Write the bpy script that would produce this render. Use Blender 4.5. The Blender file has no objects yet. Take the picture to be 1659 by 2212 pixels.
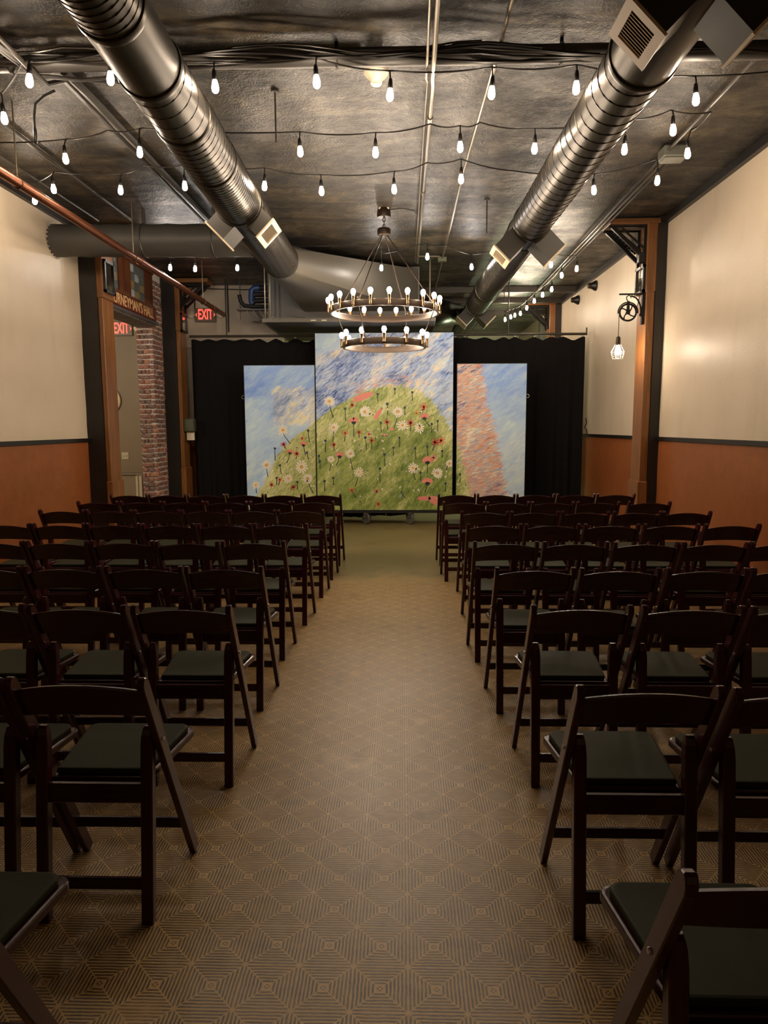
import bpy, math, random
import numpy as np
from mathutils import Matrix, Vector

# ------------------------------------------------------------------ camera, world, exposure
SC = bpy.context.scene
COL = SC.collection
PI = math.pi
RNG = random.Random(7)

IMG_W, IMG_H, FOC = 1659.0, 2212.0, 1490.0
VPX, VPY = 870.0, 921.0            # where the room's long axis vanishes
fw = Vector((VPX - 829.5, VPY - 1106.0, FOC)).normalized()     # room axis in camera axes (x right, y down, z forward)
dn = Vector((0, 1, 0)); dn = (dn - fw * dn.dot(fw)).normalized()
rt = dn.cross(fw)
up = -dn
# camera axes in world: columns right, up, back
def cam_axis(v):
    return Vector((rt.dot(v), fw.dot(v), up.dot(v)))
cr, cu, cb = cam_axis(Vector((1, 0, 0))), cam_axis(Vector((0, -1, 0))), cam_axis(Vector((0, 0, -1)))
cam_data = bpy.data.cameras.new('camera')
cam = bpy.data.objects.new('camera', cam_data)
COL.objects.link(cam)
cam.matrix_world = Matrix(((cr.x, cu.x, cb.x, 0), (cr.y, cu.y, cb.y, 0), (cr.z, cu.z, cb.z, 1.5), (0, 0, 0, 1)))
cam_data.sensor_fit = 'VERTICAL'
cam_data.sensor_height = 36.0
cam_data.sensor_width = 27.0
cam_data.lens = 36.0 * FOC / IMG_H
cam_data.clip_start = 0.03
SC.camera = cam

world = bpy.data.worlds.new('world')
SC.world = world
world.use_nodes = True
world.node_tree.nodes['Background'].inputs[0].default_value = (0.9, 0.75, 0.6, 1)
world.node_tree.nodes['Background'].inputs[1].default_value = 0.0
vs = SC.view_settings
vs.view_transform = 'Standard'
vs.look = 'None'
vs.exposure = 0.12
vs.gamma = 1.0
vs.use_curve_mapping = False

BULB_STRING = 210.0      # radiance of the string bulbs
BULB_CHAND = 170.0       # radiance of the chandelier bulbs
BULB_CAGE = 230.0
# the lit entrance vestibule has its own lamp, beyond the picture's edge behind the doorway wall
vd = bpy.data.lights.new('vestibule_lamp_offscreen', 'POINT')
vd.energy = 150.0; vd.color = (1.0, 0.85, 0.66); vd.shadow_soft_size = 0.1
vo = bpy.data.objects.new('vestibule_lamp_offscreen', vd); COL.objects.link(vo); vo.location = (-6.1, 7.3, 3.1)

XL, XR, H = -3.74, 2.94, 3.8
Y_NEAR, Y_FAR = -3.2, 18.0

# ------------------------------------------------------------------ materials
def srgb(r, g, b):
    def c(x):
        x /= 255.0
        return x / 12.92 if x <= 0.04045 else ((x + 0.055) / 1.055) ** 2.4
    return (c(r), c(g), c(b), 1.0)

class NT:
    def __init__(self, name):
        self.m = bpy.data.materials.new(name)
        self.m.use_nodes = True
        self.t = self.m.node_tree
        self.b = self.t.nodes['Principled BSDF']
    def n(self, typ, **kw):
        nd = self.t.nodes.new(typ)
        for k, v in kw.items():
            if k.startswith('i_'):
                nd.inputs[k[2:].replace('_', ' ')].default_value = v
            else:
                setattr(nd, k, v)
        return nd
    def l(self, a, b):
        self.t.links.new(a, b)
    def math(self, op, a, b=None, c=None, clamp=False):
        nd = self.t.nodes.new('ShaderNodeMath'); nd.operation = op; nd.use_clamp = clamp
        for i, x in enumerate((a, b, c)):
            if x is None: continue
            if isinstance(x, (int, float)): nd.inputs[i].default_value = x
            else: self.l(x, nd.inputs[i])
        return nd.outputs[0]
    def mix(self, fac, a, b):
        nd = self.t.nodes.new('ShaderNodeMix'); nd.data_type = 'RGBA'
        for s, x in ((nd.inputs[0], fac), (nd.inputs[6], a), (nd.inputs[7], b)):
            if isinstance(x, (int, float, tuple)): s.default_value = x
            else: self.l(x, s)
        return nd.outputs[2]
    def ramp(self, fac, lo, hi):
        nd = self.t.nodes.new('ShaderNodeMapRange'); nd.clamp = True
        self.l(fac, nd.inputs[0]); nd.inputs[1].default_value = lo; nd.inputs[2].default_value = hi
        return nd.outputs[0]
    def coords(self, scale=(1, 1, 1), kind='Object', rot=(0, 0, 0)):
        tc = self.t.nodes.new('ShaderNodeTexCoord')
        mp = self.t.nodes.new('ShaderNodeMapping')
        mp.inputs['Scale'].default_value = scale; mp.inputs['Rotation'].default_value = rot
        self.l(tc.outputs[kind], mp.inputs[0])
        return mp.outputs[0]
    def noise(self, co, scale, detail=3, rough=0.55, dist=0.0):
        nd = self.t.nodes.new('ShaderNodeTexNoise')
        self.l(co, nd.inputs['Vector'])
        nd.inputs['Scale'].default_value = scale; nd.inputs['Detail'].default_value = detail
        nd.inputs['Roughness'].default_value = rough; nd.inputs['Distortion'].default_value = dist
        return nd.outputs[0]
    def bump(self, h, strength=0.2, dist=0.01):
        nd = self.t.nodes.new('ShaderNodeBump')
        nd.inputs['Strength'].default_value = strength; nd.inputs['Distance'].default_value = dist
        self.l(h, nd.inputs['Height']); self.l(nd.outputs[0], self.b.inputs['Normal'])
    def set(self, col=None, rough=None, metal=None, spec=None, coat=None):
        for k, v in (('Base Color', col), ('Roughness', rough), ('Metallic', metal), ('Specular IOR Level', spec), ('Coat Weight', coat)):
            if v is None: continue
            if isinstance(v, (int, float, tuple)): self.b.inputs[k].default_value = v
            else: self.l(v, self.b.inputs[k])
        return self

def simple(name, col, rough=0.5, metal=0.0, spec=0.5, var=0.25, scale=6.0, bump=0.0, stretch=(1, 1, 1)):
    """plain coloured material with a little procedural variation"""
    t = NT(name)
    co = t.coords(stretch)
    nz = t.noise(co, scale, 4)
    dark = tuple(c * (1 - var) for c in col[:3]) + (1,)
    lite = tuple(min(1, c * (1 + var)) for c in col[:3]) + (1,)
    t.set(t.mix(nz, dark, lite), rough, metal, spec)
    if bump: t.bump(nz, bump, 0.01)
    return t.m

def emit(name, col, strength, base=(0.8, 0.8, 0.8, 1)):
    t = NT(name)
    t.set(base, 0.4)
    t.b.inputs['Emission Color'].default_value = col
    t.b.inputs['Emission Strength'].default_value = strength
    return t.m

def wood(name, dark, lite, rough=0.4, axis=2, scale=1.0, bump=0.15):
    t = NT(name)
    s = [9 * scale] * 3; s[axis] = 0.7 * scale
    co = t.coords(tuple(s))
    a = t.noise(co, 3.0, 5, 0.6, 0.6)
    s2 = [60 * scale] * 3; s2[axis] = 2.0 * scale
    b = t.noise(t.coords(tuple(s2)), 2.0, 3)
    f = t.math('MULTIPLY_ADD', a, 0.75, t.math('MULTIPLY', b, 0.3))
    t.set(t.mix(t.ramp(f, 0.3, 0.75), dark, lite), rough)
    t.bump(f, bump, 0.006)
    return t.m

M = {}
# cream plaster above an orange-brown painted wainscot
def wall_material():
    t = NT('wall_paint')
    geo = t.n('ShaderNodeNewGeometry')
    sep = t.n('ShaderNodeSeparateXYZ'); t.l(geo.outputs['Position'], sep.inputs[0])
    low = t.math('LESS_THAN', sep.outputs[2], 1.345)
    co = t.coords((1, 1, 1))
    n1 = t.noise(co, 1.2, 4); n2 = t.noise(co, 9, 5, 0.6); n3 = t.noise(t.coords((1, 1, 0.15)), 5, 4)
    cream = t.mix(t.ramp(n1, 0.3, 0.7), srgb(208, 192, 168), srgb(218, 203, 180))
    cream = t.mix(t.math('MULTIPLY', t.ramp(n3, 0.55, 0.8), 0.3), cream, srgb(186, 168, 140))
    orange = t.mix(t.ramp(n2, 0.35, 0.65), srgb(140, 80, 41), srgb(154, 90, 47))
    t.set(t.mix(low, cream, orange), t.math('MULTIPLY_ADD', n2, 0.15, 0.34), spec=0.45)
    t.bump(t.math('MULTIPLY_ADD', n2, 0.7, t.noise(co, 45, 3)), 0.12, 0.01)
    return t.m
M['wall'] = wall_material()

def floor_material():
    t = NT('stencilled_concrete')
    geo = t.n('ShaderNodeNewGeometry')
    sep = t.n('ShaderNodeSeparateXYZ'); t.l(geo.outputs['Position'], sep.inputs[0])
    P = 0.1524
    co = t.coords((1, 1, 1))
    wob = t.math('MULTIPLY', t.math('SUBTRACT', t.noise(co, 30, 3), 0.5), 0.07)
    def cell(o, off):
        u = t.math('FRACT', t.math('ADD', t.math('DIVIDE', t.math('SUBTRACT', o, off), P), 50.0))
        return t.math('ABSOLUTE', t.math('SUBTRACT', u, 0.5))
    au = cell(sep.outputs[0], 0.0145); av = cell(sep.outputs[1], 1.605)
    d = t.math('MULTIPLY', t.math('MAXIMUM', au, av), 2.0)
    dw = t.math('ADD', d, wob)
    st = t.math('FRACT', t.math('ADD', t.math('DIVIDE', t.math('SUBTRACT', dw, 0.24), 0.137), 10.5))
    band = t.math('LESS_THAN', t.math('ABSOLUTE', t.math('SUBTRACT', st, 0.5)), 0.275)
    band = t.math('MULTIPLY', band, t.math('MULTIPLY', t.math('GREATER_THAN', dw, 0.16), t.math('LESS_THAN', dw, 0.966)))
    dots = t.math('MULTIPLY', t.math('GREATER_THAN', dw, 0.035), t.math('LESS_THAN', dw, 0.1))
    dark = t.math('MAXIMUM', band, dots)
    diag = t.math('GREATER_THAN', t.math('ABSOLUTE', t.math('SUBTRACT', au, av)), 0.016)
    inner = t.math('MULTIPLY', dark, diag)
    wear = t.ramp(t.noise(co, 2.3, 6, 0.65), 0.60, 0.72)
    wear2 = t.ramp(t.noise(co, 14, 4, 0.7), 0.3, 0.62)
    keep = t.math('MULTIPLY', t.math('SUBTRACT', 1.0, t.math('MULTIPLY', wear, 0.75)), t.math('MULTIPLY_ADD', wear2, -0.28, 1.0))
    faron = t.math('SUBTRACT', 1.0, t.ramp(t.math('ADD', sep.outputs[1], t.math('MULTIPLY', t.noise(co, 2.0, 3), 1.2)), 7.1, 7.6))
    fac = t.math('MULTIPLY', t.math('MULTIPLY', inner, keep), faron)
    n1 = t.noise(co, 1.1, 5, 0.6); n2 = t.noise(co, 60, 3, 0.6)
    tan = t.mix(t.ramp(n1, 0.3, 0.7), srgb(194, 158, 100), srgb(214, 178, 118))
    tan = t.mix(t.math('MULTIPLY', t.ramp(n2, 0.45, 0.75), 0.35), tan, srgb(158, 126, 76))
    drk = t.mix(n1, srgb(54, 40, 20), srgb(76, 57, 30))
    c = t.mix(fac, tan, drk)
    plain = t.mix(t.ramp(n1, 0.3, 0.7), srgb(116, 104, 66), srgb(142, 126, 82))
    c = t.mix(faron, plain, c)
    stain = t.ramp(t.noise(co, 3.1, 6, 0.7), 0.57, 0.75)
    c = t.mix(t.math('MULTIPLY', stain, 0.5), c, srgb(52, 44, 30))
    t.set(c, t.math('MULTIPLY_ADD', n1, 0.2, 0.33), spec=0.62)
    t.bump(t.math('MULTIPLY_ADD', fac, -0.5, t.math('MULTIPLY', n2, 0.4)), 0.22, 0.003)
    return t.m
M['floor'] = floor_material()

def ceiling_material():
    t = NT('dark_ceiling_plaster')
    co = t.coords((1, 1, 1)); cs = t.coords((0.8, 2.2, 1))
    a = t.noise(cs, 1.3, 6, 0.68, 0.6); b = t.noise(co, 7, 6, 0.7, 0.3); c = t.noise(co, 60, 4, 0.6)
    f = t.math('MULTIPLY_ADD', a, 0.62, t.math('MULTIPLY', b, 0.38))
    col = t.mix(t.ramp(f, 0.42, 0.58), srgb(24, 22, 20), srgb(66, 58, 46))
    col = t.mix(t.math('MULTIPLY', t.ramp(t.math('MULTIPLY_ADD', a, 0.5, t.math('MULTIPLY', b, 0.5)), 0.54, 0.66), 0.75), col, srgb(108, 94, 70))
    t.set(col, t.math('MULTIPLY_ADD', t.ramp(f, 0.4, 0.6), -0.22, 0.52), spec=0.45)
    t.bump(t.math('MULTIPLY_ADD', c, 0.5, t.math('MULTIPLY', b, 1.6)), 0.7, 0.016)
    return t.m
M['ceiling'] = ceiling_material()
M['black_trim'] = simple('black_trim_paint', srgb(26, 22, 19), 0.42, bump=0.1, scale=20)
M['black_post'] = simple('black_post_paint', srgb(34, 30, 26), 0.45, bump=0.3, scale=14, stretch=(1, 1, .4))
M['oak'] = wood('oak_board', srgb(96, 60, 32), srgb(158, 106, 58), 0.34)
M['oak_h'] = wood('oak_cap', srgb(92, 58, 32), srgb(150, 100, 56), 0.4, axis=0)
M['dark_oak'] = wood('dark_panelling', srgb(52, 26, 14), srgb(112, 62, 36), 0.4)
M['mahogany'] = wood('mahogany_stain', (0.030, 0.0040, 0.0062, 1), (0.066, 0.0085, 0.0115, 1), 0.27, axis=2, bump=0.03)
M['mahogany_h'] = wood('mahogany_stain_rail', (0.023, 0.0032, 0.0050, 1), (0.050, 0.0066, 0.0092, 1), 0.25, axis=0, bump=0.03)
M['vinyl'] = simple('olive_vinyl', srgb(50, 52, 34), 0.62, spec=0.16, var=0.12, scale=40, bump=0.05)
M['duct'] = simple('graphite_duct_metal', srgb(64, 59, 51), 0.36, 0.75, var=0.3, scale=5, bump=0.05)
M['duct_grey'] = simple('grey_duct_paint', srgb(74, 72, 68), 0.5, 0.0, var=0.15, scale=4, bump=0.1)
M['sheet'] = simple('sheet_metal_paint', srgb(88, 84, 76), 0.42, 0.15, var=0.12, scale=2)
M['sheet_dark'] = simple('dark_sheet_paint', srgb(76, 73, 69), 0.5, 0.1, var=0.15, scale=2)
M['box_dark'] = simple('register_box_paint', srgb(60, 56, 48), 0.5, 0.1, var=0.12)
M['grille'] = simple('almond_register', srgb(214, 194, 160), 0.45, var=0.05)
M['conduit'] = simple('conduit_metal', srgb(120, 110, 92), 0.35, 0.7, var=0.2, scale=12)
M['conduit_dark'] = simple('painted_conduit', srgb(56, 51, 44), 0.4, 0.2, var=0.25, scale=9)
M['cable'] = simple('black_cable', srgb(30, 26, 22), 0.5)
M['copper'] = simple('copper_pipe', srgb(134, 80, 54), 0.36, 0.85, var=0.3, scale=8, stretch=(1, .3, 1))
M['bronze'] = simple('dark_bronze', srgb(58, 46, 36), 0.4, 0.6, var=0.2)
M['iron'] = simple('black_iron', srgb(26, 23, 20), 0.45, 0.4, var=0.2, scale=20)
M['sleeve'] = simple('bronze_sleeve', srgb(120, 92, 62), 0.3, 0.8, var=0.1)
M['steel'] = simple('bright_steel', srgb(190, 186, 178), 0.3, 0.9, var=0.08)
M['white_plastic'] = simple('ivory_plastic', srgb(226, 216, 190), 0.4, var=0.03)
M['black_plastic'] = simple('black_plastic', srgb(20, 19, 18), 0.4)
M['grey_box'] = simple('grey_enclosure', srgb(92, 92, 84), 0.45, var=0.1)
M['exit_case'] = simple('exit_sign_case', srgb(132, 122, 104), 0.5, var=0.05)
M['green_box'] = simple('olive_enclosure', srgb(74, 78, 58), 0.45, var=0.1)
M['curtain'] = simple('black_drape', srgb(17, 15, 15), 0.85, spec=0.15, var=0.3, scale=30, stretch=(4, 4, .3))
M['canvas_edge'] = simple('black_flat_edge', srgb(20, 18, 17), 0.7)
M['plywood'] = wood('raw_frame_wood', srgb(120, 96, 62), srgb(168, 140, 96), 0.6)
M['blue_foam'] = simple('blue_tape', srgb(44, 74, 128), 0.35, var=0.2)
M['black_foam'] = simple('black_insulation', srgb(22, 23, 26), 0.6, var=0.2)
M['taupe'] = simple('taupe_plaster', srgb(158, 142, 116), 0.5, var=0.05, scale=3, bump=0.05)
M['mortar'] = simple('pale_mortar', srgb(212, 204, 196), 0.9, var=0.2, scale=25, bump=0.4)
M['mirror'] = simple('mirror_glass', srgb(215, 205, 185), 0.08, 1.0, var=0.02)
M['sign_red'] = simple('maroon_sign_paint', srgb(96, 36, 24), 0.45, var=0.2, scale=9)
M['sign_letter'] = simple('gold_letter_paint', srgb(206, 170, 116), 0.4, var=0.08)
M['lead'] = simple('lead_came', srgb(120, 120, 116), 0.4, 0.5)
M['bulb_string'] = emit('warm_string_bulb', (1.0, 0.80, 0.60, 1), BULB_STRING)
M['bulb_far'] = emit('white_string_bulb', (1.0, 0.90, 0.80, 1), BULB_STRING * 1.2)
M['bulb_chand'] = emit('warm_candle_bulb', (1.0, 0.80, 0.60, 1), BULB_CHAND)
M['bulb_cage'] = emit('warm_cage_bulb', (1.0, 0.80, 0.60, 1), BULB_CAGE)
M['exit_red'] = emit('exit_letters', (1.0, 0.09, 0.06, 1), 1.6, (0.8, 0.1, 0.08, 1))
M['tube'] = emit('greenish_tube', (0.80, 1.0, 0.62, 1), 320.0)
def brick_material(name, a, b):
    t = NT(name)
    co = t.coords((1, 1, 1))
    oi = t.n('ShaderNodeObjectInfo')
    n1 = t.noise(co, 14, 5, 0.65); n2 = t.noise(co, 5, 3)
    c = t.mix(t.math('MULTIPLY_ADD', oi.outputs['Random'], 0.7, t.math('MULTIPLY', n2, 0.3)), a, b)
    c = t.mix(t.math('MULTIPLY', t.ramp(n1, 0.50, 0.62), 0.8), c, srgb(214, 204, 196))
    t.set(c, 0.85)
    t.bump(n1, 0.6, 0.01)
    return t.m
M['brick_a'] = brick_material('red_brick', srgb(104, 52, 36), srgb(150, 82, 54))
M['brick_b'] = brick_material('brown_brick', srgb(74, 44, 36), srgb(122, 70, 50))
M['brick_c'] = brick_material('orange_brick', srgb(150, 86, 52), srgb(178, 112, 72))
def glass_mat(name, col):
    t = NT(name)
    co = t.coords((1, 1, 1)); nz = t.noise(co, 22, 3)
    t.set(t.mix(nz, tuple(c * .6 for c in col[:3]) + (1,), col), 0.18, spec=0.6)
    return t.m
M['glass_amber'] = glass_mat('amber_stained_glass', srgb(150, 128, 84))
M['glass_pale'] = glass_mat('pale_stained_glass', srgb(176, 184, 180))
M['glass_grey'] = glass_mat('grey_stained_glass', srgb(98, 104, 98))

# ------------------------------------------------------------------ mesh helpers
ORG = {}
class MB:
    def __init__(self):
        self.v, self.f, self.mi, self.cur = [], [], [], 0
    def add(self, vs_, fs_):
        o = len(self.v)
        self.v += [tuple(p) for p in vs_]
        for f in fs_:
            self.f.append(tuple(o + i for i in f)); self.mi.append(self.cur)
        return self
    def box(self, c, s, rot=None, jit=0.0):
        c = Vector(c); hx, hy, hz = s[0] / 2, s[1] / 2, s[2] / 2
        pts = [Vector((x, y, z)) for z in (-hz, hz) for y in (-hy, hy) for x in (-hx, hx)]
        if jit: pts = [p + Vector((RNG.uniform(-jit, jit), RNG.uniform(-jit, jit), RNG.uniform(-jit, jit))) for p in pts]
        if rot is not None: pts = [rot @ p for p in pts]
        return self.add([p + c for p in pts], [(0, 2, 3, 1), (4, 5, 7, 6), (0, 1, 5, 4), (2, 6, 7, 3), (0, 4, 6, 2), (1, 3, 7, 5)])
    def bx(self, x0, x1, y0, y1, z0, z1):
        return self.box(((x0 + x1) / 2, (y0 + y1) / 2, (z0 + z1) / 2), (abs(x1 - x0), abs(y1 - y0), abs(z1 - z0)))
    def cbox(self, c, s, bev, rot=None):
        """box with chamfered edges along all sides"""
        c = Vector(c); h = [s[0] / 2, s[1] / 2, s[2] / 2]
        b = min(bev, min(h) * 0.9)
        rings = []
        for z, ins in ((-h[2], b), (-h[2] + b, 0), (h[2] - b, 0), (h[2], b)):
            x, y = h[0] - ins, h[1] - ins
            k = b if ins == 0 else b * 0.6
            rings.append([Vector(p) for p in ((-x + k, -y, z), (x - k, -y, z), (x, -y + k, z), (x, y - k, z), (x - k, y, z), (-x + k, y, z), (-x, y - k, z), (-x, -y + k, z))])
        if rot is not None: rings = [[rot @ p for p in r] for r in rings]
        return self.loft([[p + c for p in r] for r in rings], caps=True)
    def loft(self, rings, caps=True, closed=True):
        n = len(rings[0]); vs_ = [p for r in rings for p in r]; fs_ = []
        for i in range(len(rings) - 1):
            for j in range(n if closed else n - 1):
                k = (j + 1) % n
                fs_.append((i * n + j, i * n + k, (i + 1) * n + k, (i + 1) * n + j))
        if caps:
            fs_.append(tuple(range(n - 1, -1, -1)))
            fs_.append(tuple((len(rings) - 1) * n + j for j in range(n)))
        return self.add(vs_, fs_)
    def tube(self, path, r, n=8, caps=True, closed=False):
        path = [Vector(p) for p in path]; N = len(path); rings = []
        rr = r if isinstance(r, (list, tuple)) else [r] * N
        ref = None
        for i, p in enumerate(path):
            if closed: d = path[(i + 1) % N] - path[i - 1]
            else: d = path[min(i + 1, N - 1)] - path[max(i - 1, 0)]
            d.normalize()
            if ref is None:
                ref = Vector((0, 0, 1)) if abs(d.z) < 0.9 else Vector((1, 0, 0))
            a = (ref - d * ref.dot(d)).normalized(); b = d.cross(a); ref = a
            rings.append([p + (a * math.cos(2 * PI * k / n) + b * math.sin(2 * PI * k / n)) * rr[i] for k in range(n)])
        if closed: rings.append(rings[0]); caps = False
        return self.loft(rings, caps)
    def lathe(self, prof, n=16, base=(0, 0, 0), axis=(0, 0, 1), caps=True):
        """prof: (radius, height along axis)"""
        ax = Vector(axis).normalized(); ref = Vector((0, 0, 1)) if abs(ax.z) < 0.9 else Vector((1, 0, 0))
        a = (ref - ax * ref.dot(ax)).normalized(); b = ax.cross(a); base = Vector(base)
        return self.loft([[base + ax * h + (a * math.cos(2 * PI * k / n) + b * math.sin(2 * PI * k / n)) * max(r, 1e-4) for k in range(n)] for r, h in prof], caps)
    def prism(self, poly, f0, f1):
        """poly of 2-D points, f0/f1 map (u,v) to 3-D on both sides"""
        return self.loft([[f0(*p) for p in poly], [f1(*p) for p in poly]])
    def beam(self, p0, p1, w, d, up_=(0, 0, 1)):
        p0, p1 = Vector(p0), Vector(p1); t = (p1 - p0).normalized(); u = Vector(up_); u = (u - t * u.dot(t)).normalized(); s = t.cross(u)
        return self.loft([[q + s * (w / 2 * a) + u * (d / 2 * b) for a, b in ((-1, -1), (1, -1), (1, 1), (-1, 1))] for q in (p0, p1)])
    def mesh(self, name, mats, smooth=False, org=(0, 0, 0)):
        me = bpy.data.meshes.new(name)
        o = Vector(org)
        me.from_pydata([tuple(Vector(p) - o) for p in self.v], [], self.f)
        mats = mats if isinstance(mats, (list, tuple)) else [mats]
        for m in mats: me.materials.append(M[m])
        if len(mats) > 1: me.polygons.foreach_set('material_index', self.mi)
        if smooth: me.polygons.foreach_set('use_smooth', [True] * len(me.polygons))
        me.update()
        return me
    def build(self, name, mats, parent=None, smooth=False, org=None):
        if parent is not None: org = ORG[parent]
        elif org is None: org = (0, 0, 0)
        o = bpy.data.objects.new(name, self.mesh(name, mats, smooth, org))
        COL.objects.link(o)
        ORG[o] = tuple(org)
        if parent is not None: o.parent = parent
        else: o.location = org
        if smooth:
            try:
                md = o.modifiers.new('edge_split', 'EDGE_SPLIT'); md.split_angle = math.radians(38)
            except Exception: pass
        return o

def link_copy(src, parent=None):
    c = src.copy(); COL.objects.link(c); c.parent = parent
    return c
def copy_thing(src, loc, rotz=0.0, label=None):
    c = link_copy(src); c.location = loc; c.rotation_euler = (0, 0, rotz)
    if label: c['label'] = label
    for ch in list(src.children):
        k = link_copy(ch, c)
        for g in list(ch.children): link_copy(g, k)
    return c
def tag(o, label, cat, group=None):
    o['label'] = label; o['category'] = cat
    if group: o['group'] = group
    return o
def thing(name, loc, label, cat, group=None):
    o = bpy.data.objects.new(name, None); COL.objects.link(o); o.location = loc; o.empty_display_size = 0.1
    ORG[o] = tuple(loc)
    return tag(o, label, cat, group)
def struct(o):
    o['kind'] = 'structure'; return o
def text_mesh(name, body, mat, parent, mtx, size=1.0, extrude=0.004, offset=0.0, sx=1.0, width=None):
    cu = bpy.data.curves.new(name, 'FONT'); cu.body = body; cu.size = size; cu.extrude = extrude; cu.offset = offset
    cu.align_x = 'CENTER'; cu.align_y = 'CENTER'; cu.resolution_u = 3
    ob = bpy.data.objects.new(name, cu); COL.objects.link(ob)
    dg = bpy.context.evaluated_depsgraph_get()
    me = bpy.data.meshes.new_from_object(ob.evaluated_get(dg))
    bpy.data.objects.remove(ob)
    if width:
        xs_ = [v.co.x for v in me.vertices]; sx = width / (max(xs_) - min(xs_))
    full = Matrix.Translation(-Vector(ORG[parent])) @ mtx @ Matrix.Diagonal((sx, 1, 1, 1))
    me.transform(full)
    me.materials.clear(); me.materials.append(M[mat])
    o = bpy.data.objects.new(name, me); COL.objects.link(o); o.parent = parent; ORG[o] = ORG[parent]
    return o
def arc(c, r, a0, a1, n, plane='xz'):
    out = []
    for i in range(n + 1):
        a = a0 + (a1 - a0) * i / n
        u, w = r * math.cos(a), r * math.sin(a)
        out.append((c[0] + u, c[1], c[2] + w) if plane == 'xz' else ((c[0] + u, c[1] + w, c[2]) if plane == 'xy' else (c[0], c[1] + u, c[2] + w)))
    return out
def sag(p0, p1, drop, n=8):
    p0, p1 = Vector(p0), Vector(p1)
    return [p0.lerp(p1, i / n) - Vector((0, 0, drop * 4 * (i / n) * (1 - i / n))) for i in range(n + 1)]

# ------------------------------------------------------------------ room shell
struct(MB().bx(XL - 3.2, XR + .3, Y_NEAR, Y_FAR + .2, -.15, 0).build('floor', 'floor'))
struct(MB().bx(XL - .3, XR + .3, Y_NEAR, Y_FAR + .2, H, H + .15).build('ceiling', 'ceiling'))
DOOR0, DOOR1, DOORZ = 8.95, 10.50, 2.985
struct(MB().bx(XL - .27, XL, Y_NEAR, 8.45, 0, H).bx(XL - .27, XL, 10.98, Y_FAR, 0, H).build('wall_left', 'wall'))
struct(MB().bx(XR, XR + .2, Y_NEAR, Y_FAR, 0, H).build('wall_right', 'wall'))
struct(MB().bx(XL - .27, XR + .2, Y_FAR, Y_FAR + .2, 0, H).build('wall_back', 'wall'))
struct(MB().bx(XL - .27, XR + .2, Y_NEAR - .2, Y_NEAR, 0, H).build('wall_near', 'wall'))
struct(MB().bx(XL, -1.98, 11.6, 11.75, 0, H).build('wall_stage', 'wall'))
n_tr = 0
def trim(m, mat='black_trim'):
    global n_tr
    n_tr += 1
    return struct(m.build('trim_%d' % n_tr, mat))
trim(MB().bx(XL, XL + .022, Y_NEAR, 8.14, 1.33, 1.372))
trim(MB().bx(XR - .022, XR, Y_NEAR, 8.05, 1.33, 1.372))
trim(MB().bx(XR - .022, XR, 8.37, 13.2, 1.33, 1.372))
trim(MB().bx(XL, XL + .05, Y_NEAR, 8.14, H - .075, H))
trim(MB().bx(XR - .05, XR, Y_NEAR, 8.05, H - .075, H))
trim(MB().bx(XR - .05, XR, 8.37, 13.2, H - .075, H))
for side, x0, x1, y1 in (('left', XL, XL + .018, 8.14), ('right', XR - .018, XR, 8.05)):
    struct(MB().bx(x0, x1, Y_NEAR, y1, 0, .12).build('baseboard_' + side, 'black_trim'))

# vestibule behind the doorway
struct(MB().bx(-6.6, XL - .27, 11.6, 11.7, 0, 3.4).build('wall_vestibule', 'taupe'))
struct(MB().bx(-6.7, -6.6, 6.5, 11.6, 0, 3.4).bx(-6.6, XL - .27, 6.4, 6.5, 0, 3.4).build('wall_vestibule_side', 'taupe'))
struct(MB().bx(-6.7, XL - .27, 6.4, 11.7, 3.4, 3.5).build('ceiling_vestibule', 'black_trim'))

# ------------------------------------------------------------------ brick wall round the doorway, every brick its own part
bw = struct(MB().bx(XL - .26, XL - .022, 8.45, DOOR0 - .02, 0, 3.8).bx(XL - .26, XL - .022, DOOR1 + .02, 10.98, 0, 3.8)
            .bx(XL - .26, XL - .022, DOOR0 - .02, DOOR1 + .02, DOORZ + .12, 3.8).build('wall_doorway', 'mortar'))
brick_meshes = []
for k in range(9):
    m = MB(); pts = []
    for z in (-.5, 0, .5):
        ring = []
        for a in range(8):
            ang = 2 * PI * (a + .5) / 8
            x = max(-.5, min(.5, math.cos(ang) * .78)); y = max(-.5, min(.5, math.sin(ang) * .78))
            s = .9 if z else 1.0
            ring.append(Vector((x * s + RNG.uniform(-.05, .05), y * s + RNG.uniform(-.05, .05), z + RNG.uniform(-.05, .05))))
        pts.append(ring)
    m.loft(pts)
    brick_meshes.append(m.mesh('brick', ['brick_a', 'brick_a', 'brick_b', 'brick_b', 'brick_c'][k % 5]))
def brick(cx, cy, cz, sx, sy, sz):
    o = bpy.data.objects.new('brick', RNG.choice(brick_meshes)); COL.objects.link(o)
    o.parent = bw; o.location = (cx, cy, cz); o.scale = (sx, sy, sz)
course = 0.074
nz = int(3.76 / course)
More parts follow.
